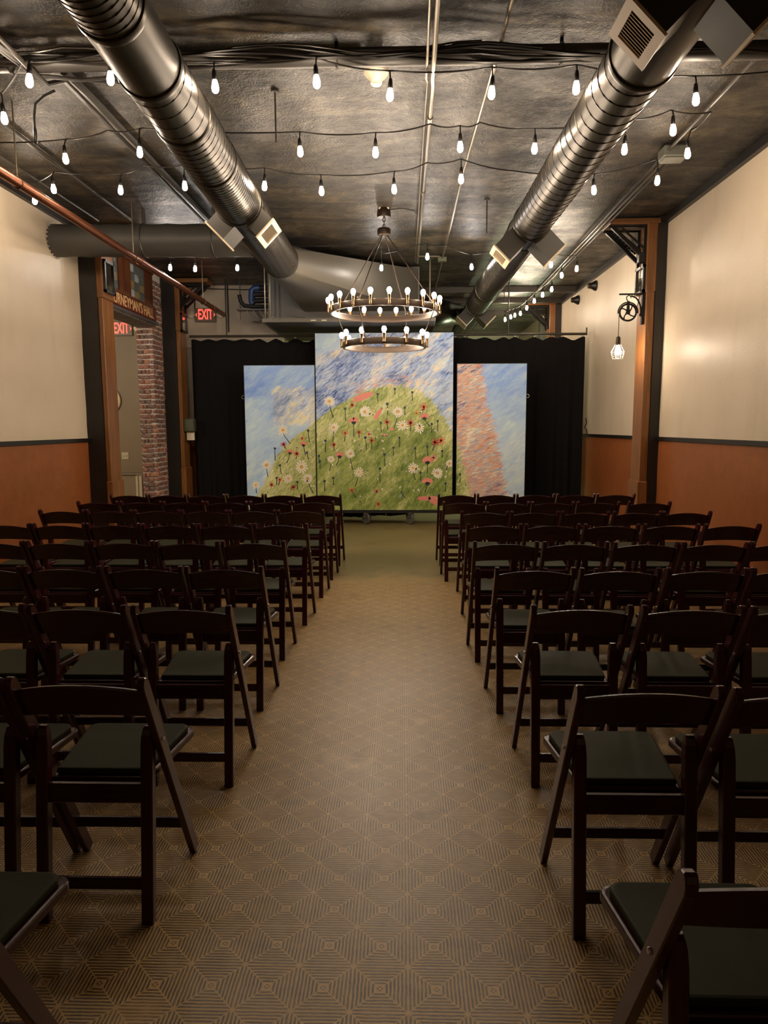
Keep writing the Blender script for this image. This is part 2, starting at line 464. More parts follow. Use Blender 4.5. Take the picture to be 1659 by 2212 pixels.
for i in range(nz):
    z = (i + .5) * course
    h = course - .018
    # room face beyond the opening
    edges = [DOOR1 - .01, DOOR1 + .12, DOOR1 + .33, 10.97] if i % 2 else [DOOR1 + .05, DOOR1 + .22, DOOR1 + .42, 10.97]
    if z > .3:
        for a, b in zip(edges, edges[1:]):
            brick(XL - .035, (a + b) / 2, z + RNG.uniform(-.004, .004), .05 + RNG.uniform(0, .02), b - a - .013, h * RNG.uniform(.9, 1.0))
    # far jamb, facing the hall
    if .3 < z < DOORZ + .1:
        e_ = XL - .0 if i % 2 == 0 else XL - .075
        js = [XL - .262, XL - .08, e_] if i % 2 == 0 else [XL - .262, e_ - .09, e_]
        if i % 7 == 3: js = [XL - .262, XL - .20, XL - .14, e_]
        for a, b in zip(js, js[1:]):
            brick((a + b) / 2, DOOR1 + .012, z + RNG.uniform(-.004, .004), b - a - .012, .05 + RNG.uniform(0, .025), h * RNG.uniform(.9, 1.0))
    # narrow strip before the opening
    if z > .9:
        brick(XL - .035, DOOR0 - .12 + RNG.uniform(-.02, .02), z, .05 + RNG.uniform(0, .02), .2, h)
    if z > 1.0 and i % 2 == 0:
        brick(XL - .035, DOOR0 - .36, z, .05, .21, h)

# lintel, transom with stained glass, sign
lin = thing('door_lintel', (XL, 9.73, DOORZ), 'dark steel lintel with grey soffit panels over the brick doorway', 'lintel')
MB().bx(XL - .26, XL + .05, DOOR0 - .35, DOOR1 + .08, DOORZ + .036, DOORZ + .08).build('beam', 'sheet_dark', lin)
for k in range(5):
    y0 = DOOR0 + .02 + k * .305
    MB().bx(XL - .25, XL + .04, y0, y0 + .285, DOORZ, DOORZ + .034).build('soffit_panel', 'sheet', lin)

tr = thing('stained_glass_transom', (XL, 9.73, 3.257), 'dark wood transom with leaded stained glass lights above the hall sign', 'transom')
T0, T1 = 8.80, 10.53
MB().bx(XL - .02, XL + .03, T0, T1, 3.257, 3.285).bx(XL - .02, XL + .03, T0, T1, 3.745, 3.795).build('frame', 'dark_oak', tr)
def pane_group(y0, y1, z0, z1):
    MB().bx(XL - .01, XL + .02, y0 - .03, y0, z0, z1).bx(XL - .01, XL + .02, y1, y1 + .03, z0, z1).build('mullion', 'dark_oak', tr)
    ny, nzz = 3, 4
    for a in range(ny):
        for b in range(nzz):
            ya, yb = y0 + (y1 - y0) * a / ny, y0 + (y1 - y0) * (a + 1) / ny
            za, zb = z0 + (z1 - z0) * b / nzz, z0 + (z1 - z0) * (b + 1) / nzz
            mt = 'glass_amber' if (b < 2 and (a + b) % 2) else ('glass_grey' if (a + b) % 3 else 'glass_pale')
            MB().bx(XL - .012, XL - .004, ya + .004, yb - .004, za + .004, zb - .004).build('pane', mt, tr)
    cm = MB()
    for a in range(ny + 1):
        y = y0 + (y1 - y0) * a / ny; cm.bx(XL - .012, XL + .002, y - .004, y + .004, z0, z1)
    for b in range(nzz + 1):
        z = z0 + (z1 - z0) * b / nzz; cm.bx(XL - .012, XL + .002, y0, y1, z - .004, z + .004)
    # four-pointed star ornaments
    for fy, fz in ((.33, .25), (.66, .5), (.33, .75)):
        cy, cz = y0 + (y1 - y0) * fy, z0 + (z1 - z0) * fz
        star = [(.055 if q % 2 == 0 else .014, q * PI / 4) for q in range(8)]
        cm.prism([(r * math.cos(t_), r * math.sin(t_)) for r, t_ in star], lambda u, w: Vector((XL - .004, cy + u, cz + w * 1.4)), lambda u, w: Vector((XL + .005, cy + u, cz + w * 1.4)))
    cm.build('leading', 'lead', tr)
    ring = MB().tube(arc((XL, (y0 * .35 + y1 * .65), z0 + (z1 - z0) * .8), .055, 0, 2 * PI, 16, 'yz')[:-1], .005, 5, closed=True)
    ring.build('leading', 'lead', tr)
pane_group(8.86, 9.26, 3.29, 3.74)
pane_group(9.66, 10.20, 3.29, 3.74)
for y0, y1 in ((9.29, 9.455), (9.465, 9.63), (10.23, 10.37), (10.38, 10.52)):
    MB().bx(XL - .012, XL + .012, y0, y1, 3.285, 3.742).build('panel', 'dark_oak', tr)

sg = thing('hall_sign', (XL, 9.6, 3.07), 'maroon sign board with gold serif lettering over the brick doorway', 'sign')
MB().cbox((XL + .035, 9.52, 3.155), (.03, 2.02, .165), .006).build('board', 'sign_red', sg)
MB().bx(XL + .02, XL + .06, 8.5, 10.54, 3.24, 3.256).build('moulding', 'dark_oak', sg)
RX = Matrix(((0, 0, 1, 0), (1, 0, 0, 0), (0, 1, 0, 0), (0, 0, 0, 1)))      # text x -> +y, text y -> +z, facing +x
text_mesh('lettering', "JOURNEYMAN'S HALL", 'sign_letter', sg, Matrix.Translation((XL + .052, 9.60, 3.155)) @ RX, .20, .002, .001, width=1.60)

# ------------------------------------------------------------------ timber posts
def bracket(par, s, xw, y0, y1):
    """iron lattice bracket under the cap; s = direction into the room"""
    zb_, zt_ = 3.35, 3.715
    for yy in (y0 + .05, y1 - .05):
        MB().beam((xw + s * .02, yy, zb_ + .02), (xw + s * .38, yy, zt_ - .015), .03, .04).build('bracket_brace', 'iron', par)
        MB().bx(xw, xw + s * .03, yy - .02, yy + .02, zb_ - .06, zt_ - .026).build('bracket_upright', 'iron', par)
        MB().bx(xw, xw + s * .42, yy - .02, yy + .02, zt_ - .025, zt_).build('bracket_top', 'iron', par)
        MB().beam((xw + s * .03, yy, zb_ + .13), (xw + s * .27, yy, zt_ - .03), .014, .02).build('bracket_brace', 'iron', par)
    g = MB()
    for q in range(8):
        for w in range(6):
            g.box((xw + s * (.075 + q * .036), y0 + .075 + w * .032, zb_ + .12 + q * .0275), (.022, .02, .012))
    for w in range(7): g.beam((xw + s * .05, y0 + .06 + w * .032, zb_ + .1), (xw + s * .34, y0 + .06 + w * .032, zb_ + .33), .006, .012)
    g.build('bracket_lattice', 'iron', par)
def post(loc, s, core, board, y0, label, framed, bra=True):
    """s = +1 on the wall at XL, -1 on the wall at XR"""
    xw = XL if s > 0 else XR
    y1 = y0 + .31
    t = thing('timber_post', (xw + s * .1, y0 + .15, 0), label, 'post', 'posts along the side walls')
    c = MB()
    prof = []
    rr = random.Random(int(y0 * 100) + int(s))
    zz = 0.0
    rings = []
    while zz <= H:
        j = rr.uniform(-.006, .006)
        rings.append([Vector((xw, y0 + j, zz)), Vector((xw + s * core, y0 + j * .5, zz)), Vector((xw + s * core, y1, zz)), Vector((xw, y1, zz))])
        zz += .19
    c.loft(rings)
    c.build('core', 'black_post', t)
    x1, x2 = xw + s * core, xw + s * (core + board)
    MB().cbox(((x1 + x2) / 2, (y0 + y1) / 2 + .005, 1.9), (board, .30, 2.2), .008).build('face_board', 'oak', t)
    MB().cbox(((x1 + x2) / 2 + s * .012, (y0 + y1) / 2, .43), (board + .024, .335, .86), .01).build('plinth', 'oak', t)
    MB().cbox(((x1 + x2) / 2 + s * .008, (y0 + y1) / 2, 3.36), (board + .016, .325, .74), .008).build('upper_board', 'oak', t)
    MB().cbox((x1 + s * .25, (y0 + y1) / 2, 3.752), (.56, .31, .06), .006).build('cap', 'oak_h', t)
    if bra: bracket(t, s, x2 + s * .016, y0, y1)
    if framed:
        fx = x2 + s * .016
        f = MB()
        ya, yb, za, zb = y0 + .015, y1 - .015, 3.06, 3.43
        if s < 0: za, zb = 2.99, 3.29
        elif y0 > 9: za, zb = 2.98, 3.27
        for a in ((ya, yb, za, za + .03), (ya, yb, zb - .03, zb), (ya, ya + .03, za, zb), (yb - .03, yb, za, zb)):
            f.bx(fx, fx + s * .028, *a)
        fr = f.build('plaque_frame', 'black_trim', t)
        MB().bx(fx, fx + s * .012, ya + .03, yb - .03, za + .03, zb - .03).build('plaque_glass', 'mirror', fr)
    return t
post(0, 1, .20, .06, 8.14, 'black and oak clad post on the doorway wall below the grey cross duct', True, False)
post(0, 1, .20, .06, 10.92, 'black and oak clad post between the brick pier and the curtain end', True)
post(0, -1, .11, .095, 8.05, 'oak clad post carrying the iron pulley lamp', True)
post(0, -1, .11, .095, 13.2, 'oak clad post rising behind the curtain rod beside the grey electrical box', False)

# ------------------------------------------------------------------ round ducts
def duct_section(par, p0, p1, r, pitch=.06, amp=.004, n=44, mat='duct'):
    """smooth sheet tube with a helical lock seam"""
    p0, p1 = Vector(p0), Vector(p1); L = (p1 - p0).length; ax = (p1 - p0).normalized()
    o = MB().lathe([(r, 0), (r, L)], n, p0, ax).build('duct_section', mat, par, True)
    if pitch:
        u = Vector((0, 0, 1)); u = (u - ax * u.dot(ax)).normalized(); w = ax.cross(u)
        turns = L / pitch; k = max(8, int(turns * 20)); pts = []
        for i in range(k + 1):
            a_ = 2 * PI * turns * i / k
            pts.append(p0 + ax * (L * i / k) + (u * math.cos(a_) + w * math.sin(a_)) * (r + amp * .2))
        MB().tube(pts, amp, 5).build('lock_seam', mat, o, True)
    return o
def collar(par, p, r, w=.05):
    MB().lathe([(r, 0), (r + .008, .003), (r + .012, w / 2), (r + .008, w - .003), (r, w)], 44, p, (0, 1, 0)).build('collar', 'duct', par, True)
LDX, LDZ, RDX, RDZ, DR = -1.44, 3.45, 1.215, 3.44, .2
dL = thing('round_duct', (LDX, 5.0, LDZ - DR), 'graphite spiral duct joined by the grey cross duct to the big plenum', 'duct', 'spiral air ducts')
def lx(y): return -1.36 - .08 * min(1, max(0, (y - 3.3) / 3.0))
for ya, yb, r, pt, am in ((2.0, 3.45, .168, .05, .004), (3.45, 4.0, .175, 0, 0), (4.0, 4.62, .180, .14, .003), (4.62, 5.35, .190, .075, .0035), (5.35, 6.3, .197, .05, .0035), (6.3, 8.42, .2, .05, .0035)):
    duct_section(dL, (lx(ya), ya, LDZ), (lx(yb), yb, LDZ), r, pt, am)
    collar(dL, (lx(yb), yb - .04, LDZ), r)
def rx(y): return 1.275 - .075 * min(1, max(0, (y - 3.2) / 8.0))
dR = thing('round_duct', (RDX, 8.0, RDZ - DR), 'graphite spiral duct with three pairs of registers running past the curtain', 'duct', 'spiral air ducts')
for ya, yb, r, pt, am in ((2.0, 3.05, .172, .09, .004), (3.05, 3.95, .180, 0, 0), (3.95, 6.95, .174, .125, .004), (6.95, 7.35, .172, 0, 0), (7.35, 10.2, .172, .07, .0035), (10.2, 11.5, .176, .07, .0035), (11.5, 14.6, .172, .07, .0035)):
    duct_section(dR, (rx(ya), ya, RDZ), (rx(yb), yb, RDZ), r, pt, am)
    collar(dR, (rx(yb), yb - .04, RDZ), r, .04)

def register(x, z, y0, ln, s, w, reach, label):
    """box hung on a duct at 45 degrees; s=-1 leans to the doorway side"""
    ax = Vector((s, 0, -1)).normalized(); sd = Vector((-s, 0, -1)).normalized() * 1.0
    cen = Vector((x, y0 + ln / 2, z))
    t = thing('air_register', tuple(cen + ax * reach), label, 'register', 'duct registers')
    def P(u, d, y): return Vector((x, y, z)) + ax * d + sd * u
    body = MB()
    d0, d1 = .13, reach - .014
    body.loft([[P(-w / 2, d, y0), P(w / 2, d, y0), P(w / 2, d, y0 + ln), P(-w / 2, d, y0 + ln)] for d in (d0, d1)])
    body.build('box', 'box_dark', t)
    fr = MB(); b = .032; e = .012
    def bar(u0, u1, ya, yb):
        fr.loft([[P(u0, d, ya), P(u1, d, ya), P(u1, d, yb), P(u0, d, yb)] for d in (d1, reach)])
    W2 = w / 2 + e
    bar(-W2, W2, y0 - e, y0 + b); bar(-W2, W2, y0 + ln - b, y0 + ln + e); bar(-W2, -w / 2 + b, y0 + b, y0 + ln - b); bar(w / 2 - b, W2, y0 + b, y0 + ln - b)
    g = fr.build('grille_frame', 'grille', t)
    k = 10
    for i in range(k):
        yy = y0 + b + (ln - 2 * b) * (i + .5) / k
        hp = (ln - 2 * b) / k * .44
        lv = MB().loft([[P(u, reach - .011, yy + hp), P(u, reach - .004, yy - hp), P(u, reach - .002, yy - hp * .8), P(u, reach - .009, yy + hp * 1.1)] for u in (-w / 2 + b, w / 2 - b)])
        lv.build('louver', 'grille', g)
    return t
register(1.27, RDZ, 3.12, .26, -1, .20, .37, 'almond louvred register box under the spiral duct nearest the smoke detector')
register(1.27, RDZ, 3.12, .26, 1, .20, .37, 'dark register box with almond edge opposite the almond louvred grille')
register(1.235, RDZ, 7.0, .30, -1, .20, .39, 'register box on the duct above the upper chandelier ring, facing the chandelier')
register(1.235, RDZ, 7.0, .30, 1, .20, .39, 'register box on the duct facing the oak post with the pulley lamp')
register(1.2, RDZ, 11.6, .40, -1, .20, .34, 'far register box above the curtain rod facing the plenum')
register(1.2, RDZ, 11.6, .40, 1, .20, .34, 'far register box above the curtain rod facing the electrical box')
register(-1.425, LDZ, 6.3, .36, -1, .20, .34, 'register box beside the junction with the grey cross duct')
register(-1.425, LDZ, 6.3, .36, 1, .20, .31, 'register box on the duct facing the chandelier canopy')

# grey insulated cross duct from the wall
t = thing('cross_duct', (-2.6, 7.6, 3.32), 'grey wrapped cross duct running from the cream wall to the spiral duct', 'duct')
m = MB(); rings = []
for i in range(25):
    x = XL + .002 + (LDX - .17 - XL) * i / 24
    r = .165 + .004 * math.sin(i * 1.9) + RNG.uniform(-.002, .002)
    rings.append([Vector((x, 7.6 + r * math.cos(2 * PI * k / 28), 3.487 - .02 * i / 24 + r * math.sin(2 * PI * k / 28))) for k in range(28)])
m.loft(rings); m.build('wrap', 'duct_grey', t, True)
m = MB()
for k in range(22):
    a = 2 * PI * k / 22
    m.box((XL + .012, 7.6 + .17 * math.cos(a), 3.487 + .17 * math.sin(a)), (.012, .03, .012), Matrix.Rotation(a, 3, 'X'), .005)
m.build('torn_edge', 'mortar', t)
for x in (-2.75, -2.0):
    m = MB()
    m.tube([(x, 7.6 + .172 * math.cos(a), 3.48 + .172 * math.sin(a)) for a in [2 * PI * q / 24 for q in range(24)]], .006, 5, closed=True)
    m.bx(x - .012, x + .012, 7.55, 7.6, 3.64, H)
    m.build('hanger_strap', 'conduit_dark', t)

# transition, plenum, drain pan
pl = thing('air_plenum', (-.86, 11.2, 3.05), 'large grey sheet metal plenum fed by a flared duct behind the chandelier', 'plenum')
MB().bx(-1.96, .24, 10.3, 11.85, 3.06, 3.78).build('box', 'sheet_dark', pl)
circ, rect = [], []
for k in range(48):
    a = 2 * PI * k / 48
    circ.append(Vector((LDX + DR * math.cos(a), 8.42, LDZ + DR * math.sin(a))))
    c_, s_ = math.cos(a), math.sin(a); q = max(abs(c_), abs(s_))
    rect.append(Vector((-.60 + .82 * c_ / q, 10.29, 3.45 + .29 * s_ / q)))
rings = []
for i in range(13):
    f = i / 12; g = f
    rings.append([a.lerp(b, g) for a, b in zip(circ, rect)])
MB().loft(rings).build('transition', 'sheet', pl, True)
m = MB()
for k in range(9):
    m.bx(-.0 + .2, .245, 10.285, 10.30, 3.1 + k * .075, 3.112 + k * .075)
m.bx(-1.97, .25, 10.28, 10.3, 3.06, 3.085)
m.build('flange', 'sheet', pl)
BP = [Vector(p) for p in ((.22, 11.5, 3.3), (.36, 11.51, 3.3), (.50, 11.592, 3.31), (.61, 11.70, 3.35), (.69, 11.90, 3.39), (.77, 12.1, 3.41), (.90, 12.32, 3.43), (1.06, 12.47, 3.44))]
eo = MB().tube(BP, [.215, .215, .215, .21, .20, .19, .175, .165], 24).build('branch_duct', 'duct', pl, True)
for k in range(6):
    q = BP[0].lerp(BP[1], .35 + k * .3) if k < 3 else BP[1].lerp(BP[2], (k - 2) * .28)
    MB().tube([(q.x, q.y + .219 * math.cos(a), q.z + .219 * math.sin(a)) for a in [2 * PI * w / 24 for w in range(24)]], .008, 5, closed=True).build('ridge', 'duct', eo)
pan = thing('drain_pan', (-.76, 11.0, 2.95), 'flat dark grey hanging pan just above the tall painted panel', 'pan')
MB().bx(-1.95, .44, 9.9, 12.1, 2.965, 2.985).build('deck', 'sheet_dark', pan)
MB().bx(-1.95, .44, 9.88, 9.9, 2.955, 3.005).bx(-1.97, -1.95, 9.88, 12.1, 2.955, 3.005).bx(.44, .46, 9.88, 12.1, 2.955, 3.005).build('rim', 'sheet', pan)
for q in (-1.25, -1.1): MB().bx(q - .035, q + .035, 9.876, 9.88, 2.972, 2.982).build('label_strip', 'white_plastic', pan)
m = MB()
for x, y in ((-1.93, 9.92), (-1.87, 9.98), (.38, 10.0)): MB().tube([(x, y, 2.99), (x, y, H)], .011, 6).build('hanger_rod', 'conduit', pan)
m = MB().tube([(-1.9, 9.95, 3.0), (-1.82, 9.94, 3.03), (-1.75, 9.95, 2.985), (-1.6, 9.95, 2.985)], .012, 6)
for k in range(4): m.tube(arc((-1.5 + k * .03, 9.96, 3.0), .03, 0, PI * 1.8, 10), .005, 5)
m.build('wire_coil', 'conduit', pan)

# refrigerant lines
t = thing('refrigerant_lines', (-2.3, 10.9, 3.15), 'black insulated refrigerant lines with a blue taped bend on a bracket', 'pipes')
for k in range(3):
    z = 3.62 - k * .095
    MB().tube([(-1.955, 10.9, z), (-2.2, 10.9, z), (-2.28, 10.9, z), (-2.32, 10.9, z - .03)], .042, 12).build('pipe', 'black_foam', t, True)
MB().tube([(-2.2, 10.9, 3.62), (-2.28, 10.9, 3.62), (-2.325, 10.9, 3.58), (-2.33, 10.9, 3.5), (-2.33, 10.9, 3.42), (-2.3, 10.9, 3.38)], .05, 14).build('taped_bend', 'blue_foam', t, True)
MB().tube([(-2.52, 10.9, 3.52), (-2.5, 10.9, 3.42), (-2.45, 10.9, 3.36), (-2.3, 10.9, 3.34), (-1.955, 10.9, 3.34)], .032, 10).build('pipe', 'black_foam', t, True)
m = MB().bx(-2.55, -1.962, 10.83, 10.97, 3.28, 3.30)
for k in range(5): m.beam((-2.4 + k * .1, 10.86, 3.27), (-2.3 + k * .1, 10.86, 3.12), .02, .03)
m.build('bracket', 'conduit_dark', t)
MB().tube([(-2.51, 10.9, 3.15), (-2.51, 10.9, H)], .007, 6).build('rod', 'conduit_dark', t)

# ------------------------------------------------------------------ ceiling pipes, conduits, cables
t = thing('ceiling_pipe', (0, 4.47, 3.66), 'thick dark pipe crossing the ceiling beside the smoke detector', 'pipe')
MB().tube([(XL, 4.47, 3.715), (XR, 4.47, 3.715)], .052, 16).build('pipe', 'sheet_dark', t, True)
for x in (-2.4, -.4, .95, 2.4):
    m = MB(); m.tube([(x, 4.47 + .058 * math.cos(a), 3.715 + .058 * math.sin(a)) for a in [2 * PI * q / 14 for q in range(14)]], .007, 5, closed=True); m.bx(x - .01, x + .01, 4.46, 4.48, 3.76, H)
    m.build('clamp', 'iron', t)
t = thing('ceiling_channel', (0, 4.62, 3.74), 'flat dark channel along the ceiling just beyond the thick pipe', 'channel')
MB().bx(XL, -.25, 4.6, 4.66, 3.755, H).build('channel', 'conduit_dark', t)
MB().bx(XL, -.25, 4.59, 4.60, 3.75, 3.765).build('lip', 'conduit', t)
for k in range(6):
    rr = random.Random(50 + k)
    p = []
    y = 4.27 + k * .025; z = 3.668 - .004 * (k % 3)
    for i in range(25):
        x = -2.95 + i * (3.4 + .35 * k) / 24
        p.append((x, y + .05 * math.sin(i * .7 + k * 1.7) + rr.uniform(-.01, .01), z + .008 * math.sin(i * .9 + k) + rr.uniform(-.003, .003)))
    names = ['black sagging cable', 'thin grey cable', 'dark armoured cable', 'loose black cable', 'thick black cable', 'thin dark cable', 'twisted black cable']
    tag(MB().tube(p, .006 + .002 * (k % 3), 6).build('ceiling_cable', 'cable' if k % 3 else 'conduit_dark', None, True, org=(0, y, z)),
        'dark cable in the bundle sagging under the thick ceiling pipe', 'cable', 'cable bundle under the ceiling pipe')
def conduit(pts, r, label, mat='conduit', couplings=(), name='ceiling_conduit'):
    t = thing(name, pts[0], label, 'conduit', 'ceiling conduits')
    MB().tube(pts, r, 8).build('tube', mat, t, True)
    for c in couplings:
        MB().tube([(c[0], c[1] - .035, c[2]), (c[0], c[1] + .035, c[2])], r * 1.5, 8).build('coupling', mat, t, True)
    return t
conduit([(.16, 2.0, 3.70), (.185, 4.35, 3.645), (.185, 4.6, 3.645), (.2, 4.9, 3.74), (.2, 9.9, 3.74)], .014, 'metal conduit ending at the plenum, nearest the chandelier', 'conduit', [(.2, 5.4, 3.74), (.2, 7.0, 3.74)])
conduit([(.125, 2.0, 3.72), (.145, 4.35, 3.65), (.145, 4.6, 3.65), (.165, 4.9, 3.765), (.172, 9.9, 3.765)], .008, 'thin conduit strapped beside the metal conduit above the chandelier', 'conduit')
t = conduit([(.60, 2.0, 3.77), (.585, 4.4, 3.77), (.545, 6.5, 3.76), (.535, 12.8, 3.76)], .011, 'single thin metal conduit beside the ceiling junction box', 'conduit', [(.58, 4.75, 3.77)])
MB().cbox((.535, 9.75, 3.75), (.12, .1, .06), .008).build('junction_box', 'green_box', t)
MB().tube([(.2, 9.6, 3.76), (.5, 9.62, 3.76)], .012, 6).build('branch', 'conduit', t)
conduit([(-2.24, 2.0, 3.70), (-2.24, 4.3, 3.643), (-2.24, 4.58, 3.643), (-2.22, 4.78, 3.76), (-2.2, 9.5, 3.76)], .016, 'dark conduit along the ceiling between spiral duct and doorway wall', 'conduit_dark')
conduit([(-2.18, 4.7, 3.78), (-2.16, 5.0, 3.775), (-2.14, 9.5, 3.775)], .03, 'flat dark raceway beside the doorway side conduit', 'conduit_dark')
conduit([(-3.02, 2.0, 3.77), (-3.0, 7.9, 3.77)], .018, 'dark conduit along the ceiling above the copper pipe', 'conduit_dark')
conduit([(-3.42, 2.0, 3.775), (-3.38, 7.9, 3.775)], .014, 'thin dark conduit close to the cream wall above the copper pipe', 'conduit_dark')
for k in range(3):
    conduit([(2.16 + k * .05, 2.0 if k == 0 else 6.05, 3.74), (2.18 + k * .05, 6.2, 3.74), (2.26 + k * .045, 14.5, 3.74)], .010 if k else .013,
            ['long conduit of the trio along the ceiling above the bulb string', 'middle conduit of the trio along the ceiling above the bulb string', 'conduit of the trio nearest the wall of the pulley lamp'][k], 'conduit_dark' if k != 1 else 'conduit')
t = thing('junction_box', (2.24, 6.12, 3.68), 'grey ceiling junction box where the conduit trio begins', 'box')
MB().cbox((2.24, 6.1, 3.735), (.2, .16, .09), .01).build('body', 'grey_box', t)
MB().cbox((2.24, 6.1, 3.685), (.18, .14, .012), .004).build('cover', 'grey_box', t)
for y in (11.9, 12.9, 14.2):
    tag(MB().bx(-1.8, XR - .05, y, y + .05, H - .09, H).build('ceiling_batten', 'conduit_dark', None, org=(0, y, H)), 'dark batten across the far ceiling, ' + {11.9: 'nearest the curtain rod', 12.9: 'between two others beyond the curtain', 14.2: 'nearest the back wall'}[y], 'batten', 'far ceiling battens')
for k in range(3):
    tag(MB().tube([(-2.36 + k * .03, 2.2, 3.62), (-2.34 + k * .03, 3.4, 3.60 + .01 * k), (-2.30 + k * .02, 4.1, 3.63), (-2.28 + k * .02, 4.5, 3.66), (-2.0 + k * .15, 4.55 + .03 * k, 3.65), (-1.5 + .1 * k, 4.5, 3.66)], .012 - .002 * k, 7).build('ceiling_cable', 'cable', None, True, org=(-2.3, 3.5, 3.6)),
        'black cable swept from the doorway side conduit into the ceiling pipe bundle', 'cable', 'cables joining the bundle')
t = thing('cable_drop', (-2.42, 4.75, 3.3), 'bent black cable stub hanging below the ceiling conduit', 'cable')
MB().tube([(-2.25, 4.7, 3.66), (-2.33, 4.72, 3.64), (-2.40, 4.74, 3.60), (-2.42, 4.75, 3.52), (-2.42, 4.75, 3.44)], .008, 8).build('cord', 'cable', t, True)
MB().lathe([(.008, 0), (.013, .01), (.013, .08), (.008, .1)], 10, (-2.42, 4.75, 3.36)).build('plug', 'black_plastic', t, True)
for x, y, lab in ((-.88, 5.05, 'thin rod dropping from the ceiling beside the spiral duct collar'), (.86, 7.4, 'thin rod from the ceiling beside the register box'), (1.62, 11.4, 'thin rod with plate hanging above the curtain rod')):
    t = thing('hanger_rod', (x, y, 3.45), lab, 'rod')
    MB().tube([(x, y, 3.46), (x, y, 3.79)], .006, 6).build('rod', 'conduit_dark', t)
    MB().lathe([(.03, 0), (.03, .01)], 12, (x, y, 3.785)).build('plate', 'conduit_dark', t)

# copper sprinkler pipe
t = thing('copper_pipe', (-2.78, 7, 3.21), 'long copper sprinkler pipe hung on rods along the doorway wall', 'pipe')
MB().tube([(-2.758, 2.0, 3.25), (-2.775, 6.0, 3.25), (-2.81, 11.06, 3.25)], .036, 14).build('pipe', 'copper', t, True)
for y in (5.15, 7.35, 9.9):
    x = -2.758 - .0055 * (y - 2)
    m = MB().tube(arc((x, y, 3.25), .040, 0, 2 * PI, 14)[:-1], .006, 5, closed=True); m.tube([(x, y, 3.29), (x, y, H)], .006, 6)
    m.build('hanger', 'conduit', t)
for y in (7.5, 10.4): MB().lathe([(.042, 0), (.042, .09)], 14, (-2.788 if y < 8 else -2.806, y, 3.25), (0, 1, 0)).build('coupling', 'copper', t, True)

# smoke detector
t = thing('smoke_detector', (-.168, 4.68, 3.65), 'round ivory smoke detector on the ceiling pipe channel', 'detector')
MB().lathe([(.075, .085), (.078, .06), (.068, .045), (.04, .02), (.036, .0)], 24, (-.168, 4.68, 3.66)).build('body', 'white_plastic', t, True)
MB().lathe([(.05, 0), (.05, .065)], 20, (-.168, 4.68, 3.735)).build('base', 'conduit_dark', t, True)
MB().lathe([(.03, 0), (.026, .006)], 16, (-.168, 4.68, 3.652)).build('sensor_cap', 'white_plastic', t, True)

# ------------------------------------------------------------------ string lights
bulb_me = MB().lathe([(.010, 0), (.013, -.012), (.0185, -.036), (.0215, -.054), (.020, -.070), (.012, -.082), (.001, -.085)], 10).mesh('bulb', 'bulb_string', True)
far_me = bulb_me.copy(); far_me.materials[0] = M['bulb_far']
sock_me = MB().lathe([(.005, .05), (.010, .045), (.014, .02), (.0155, -.010), (.012, -.014)], 10).mesh('socket', 'black_plastic', True)
def string_light(pts, bulbs, label, bm=None, name='string_light'):
    """pts: corner points of the cord; bulbs: (x,y,z of glass centre)"""
    t = thing(name, (bulbs[0][0], bulbs[0][1], 3.45), label, 'string light', 'festoon strings')
    cord = MB()
    for a, b in zip(pts, pts[1:]):
        cord.tube(sag(a, b, .018, 6), .0055, 6)
    for (x, y, z) in bulbs:
        best, bd = None, 9
        for a, b in zip(pts, pts[1:]):
            a, b = Vector(a), Vector(b); f = max(0, min(1, (Vector((x, y, 0)) - Vector((a.x, a.y, 0))).dot(Vector((b.x - a.x, b.y - a.y, 0))) / max(1e-6, (b.x - a.x) ** 2 + (b.y - a.y) ** 2)))
            q = a.lerp(b, f); q.z -= .018 * 4 * f * (1 - f); dd = (q - Vector((x, y, q.z))).length
            if dd < bd: best, bd = q, dd
        cord.tube([best, Vector((x, y, max(z + .12, best.z - .03))).lerp(best, .3), Vector((x, y, z + .105))], .005, 6)
        tilt = (RNG.uniform(-.07, .07), RNG.uniform(-.07, .07), 0)
        for nm, me, in (('socket', sock_me), ('bulb', bm or bulb_me)):
            o = bpy.data.objects.new(nm, me); COL.objects.link(o); o.parent = t
            o.location = Vector((x, y, z + .055)) - Vector(ORG[t]); o.rotation_euler = tilt
    cord.build('cord', 'cable', t, True)
    return t
zb = 3.5
string_light([(-3.3, 4.95, 3.72), (-2.61, 4.72, 3.66), (-2.24, 4.3, 3.64), (-1.69, 4.25, 3.66), (-1.117, 4.38, 3.66), (-.508, 4.36, 3.66), (-.076, 4.5, 3.65), (.542, 4.5, 3.66), (1.038, 4.45, 3.64), (1.817, 4.63, 3.65), (2.6, 4.6, 3.7)],
             [(-2.608, 4.723, zb), (-2.175, 4.248, zb), (-1.69, 4.232, zb), (-1.117, 4.351, zb), (-.508, 4.316, zb), (-.076, 4.491, zb), (.542, 4.483, zb), (1.038, 4.436, zb), (1.817, 4.617, zb)],
             'festoon string of warm bulbs following the thick ceiling pipe by the smoke detector')
string_light([(-3.35, 5.5, 3.68), (-2.54, 5.45, 3.66), (-2.2, 5.4, 3.7), (-1.93, 5.35, 3.69), (-.756, 5.38, 3.66), (-.2, 5.4, 3.655), (.2, 5.35, 3.69), (.416, 5.34, 3.67), (.56, 5.34, 3.69), (.962, 5.385, 3.66), (1.624, 5.3, 3.68), (1.85, 5.12, 3.66), (2.2, 5.3, 3.72), (2.18, 5.6, 3.71)],
             [(-2.539, 5.412, zb), (-1.933, 5.309, zb), (-.756, 5.343, zb), (-.201, 5.372, zb), (.416, 5.3, zb), (.962, 5.345, zb), (1.624, 5.385, zb), (1.85, 5.066, zb), (2.115, 5.481, zb)],
             'middle festoon string of warm bulbs crossing under both spiral ducts')
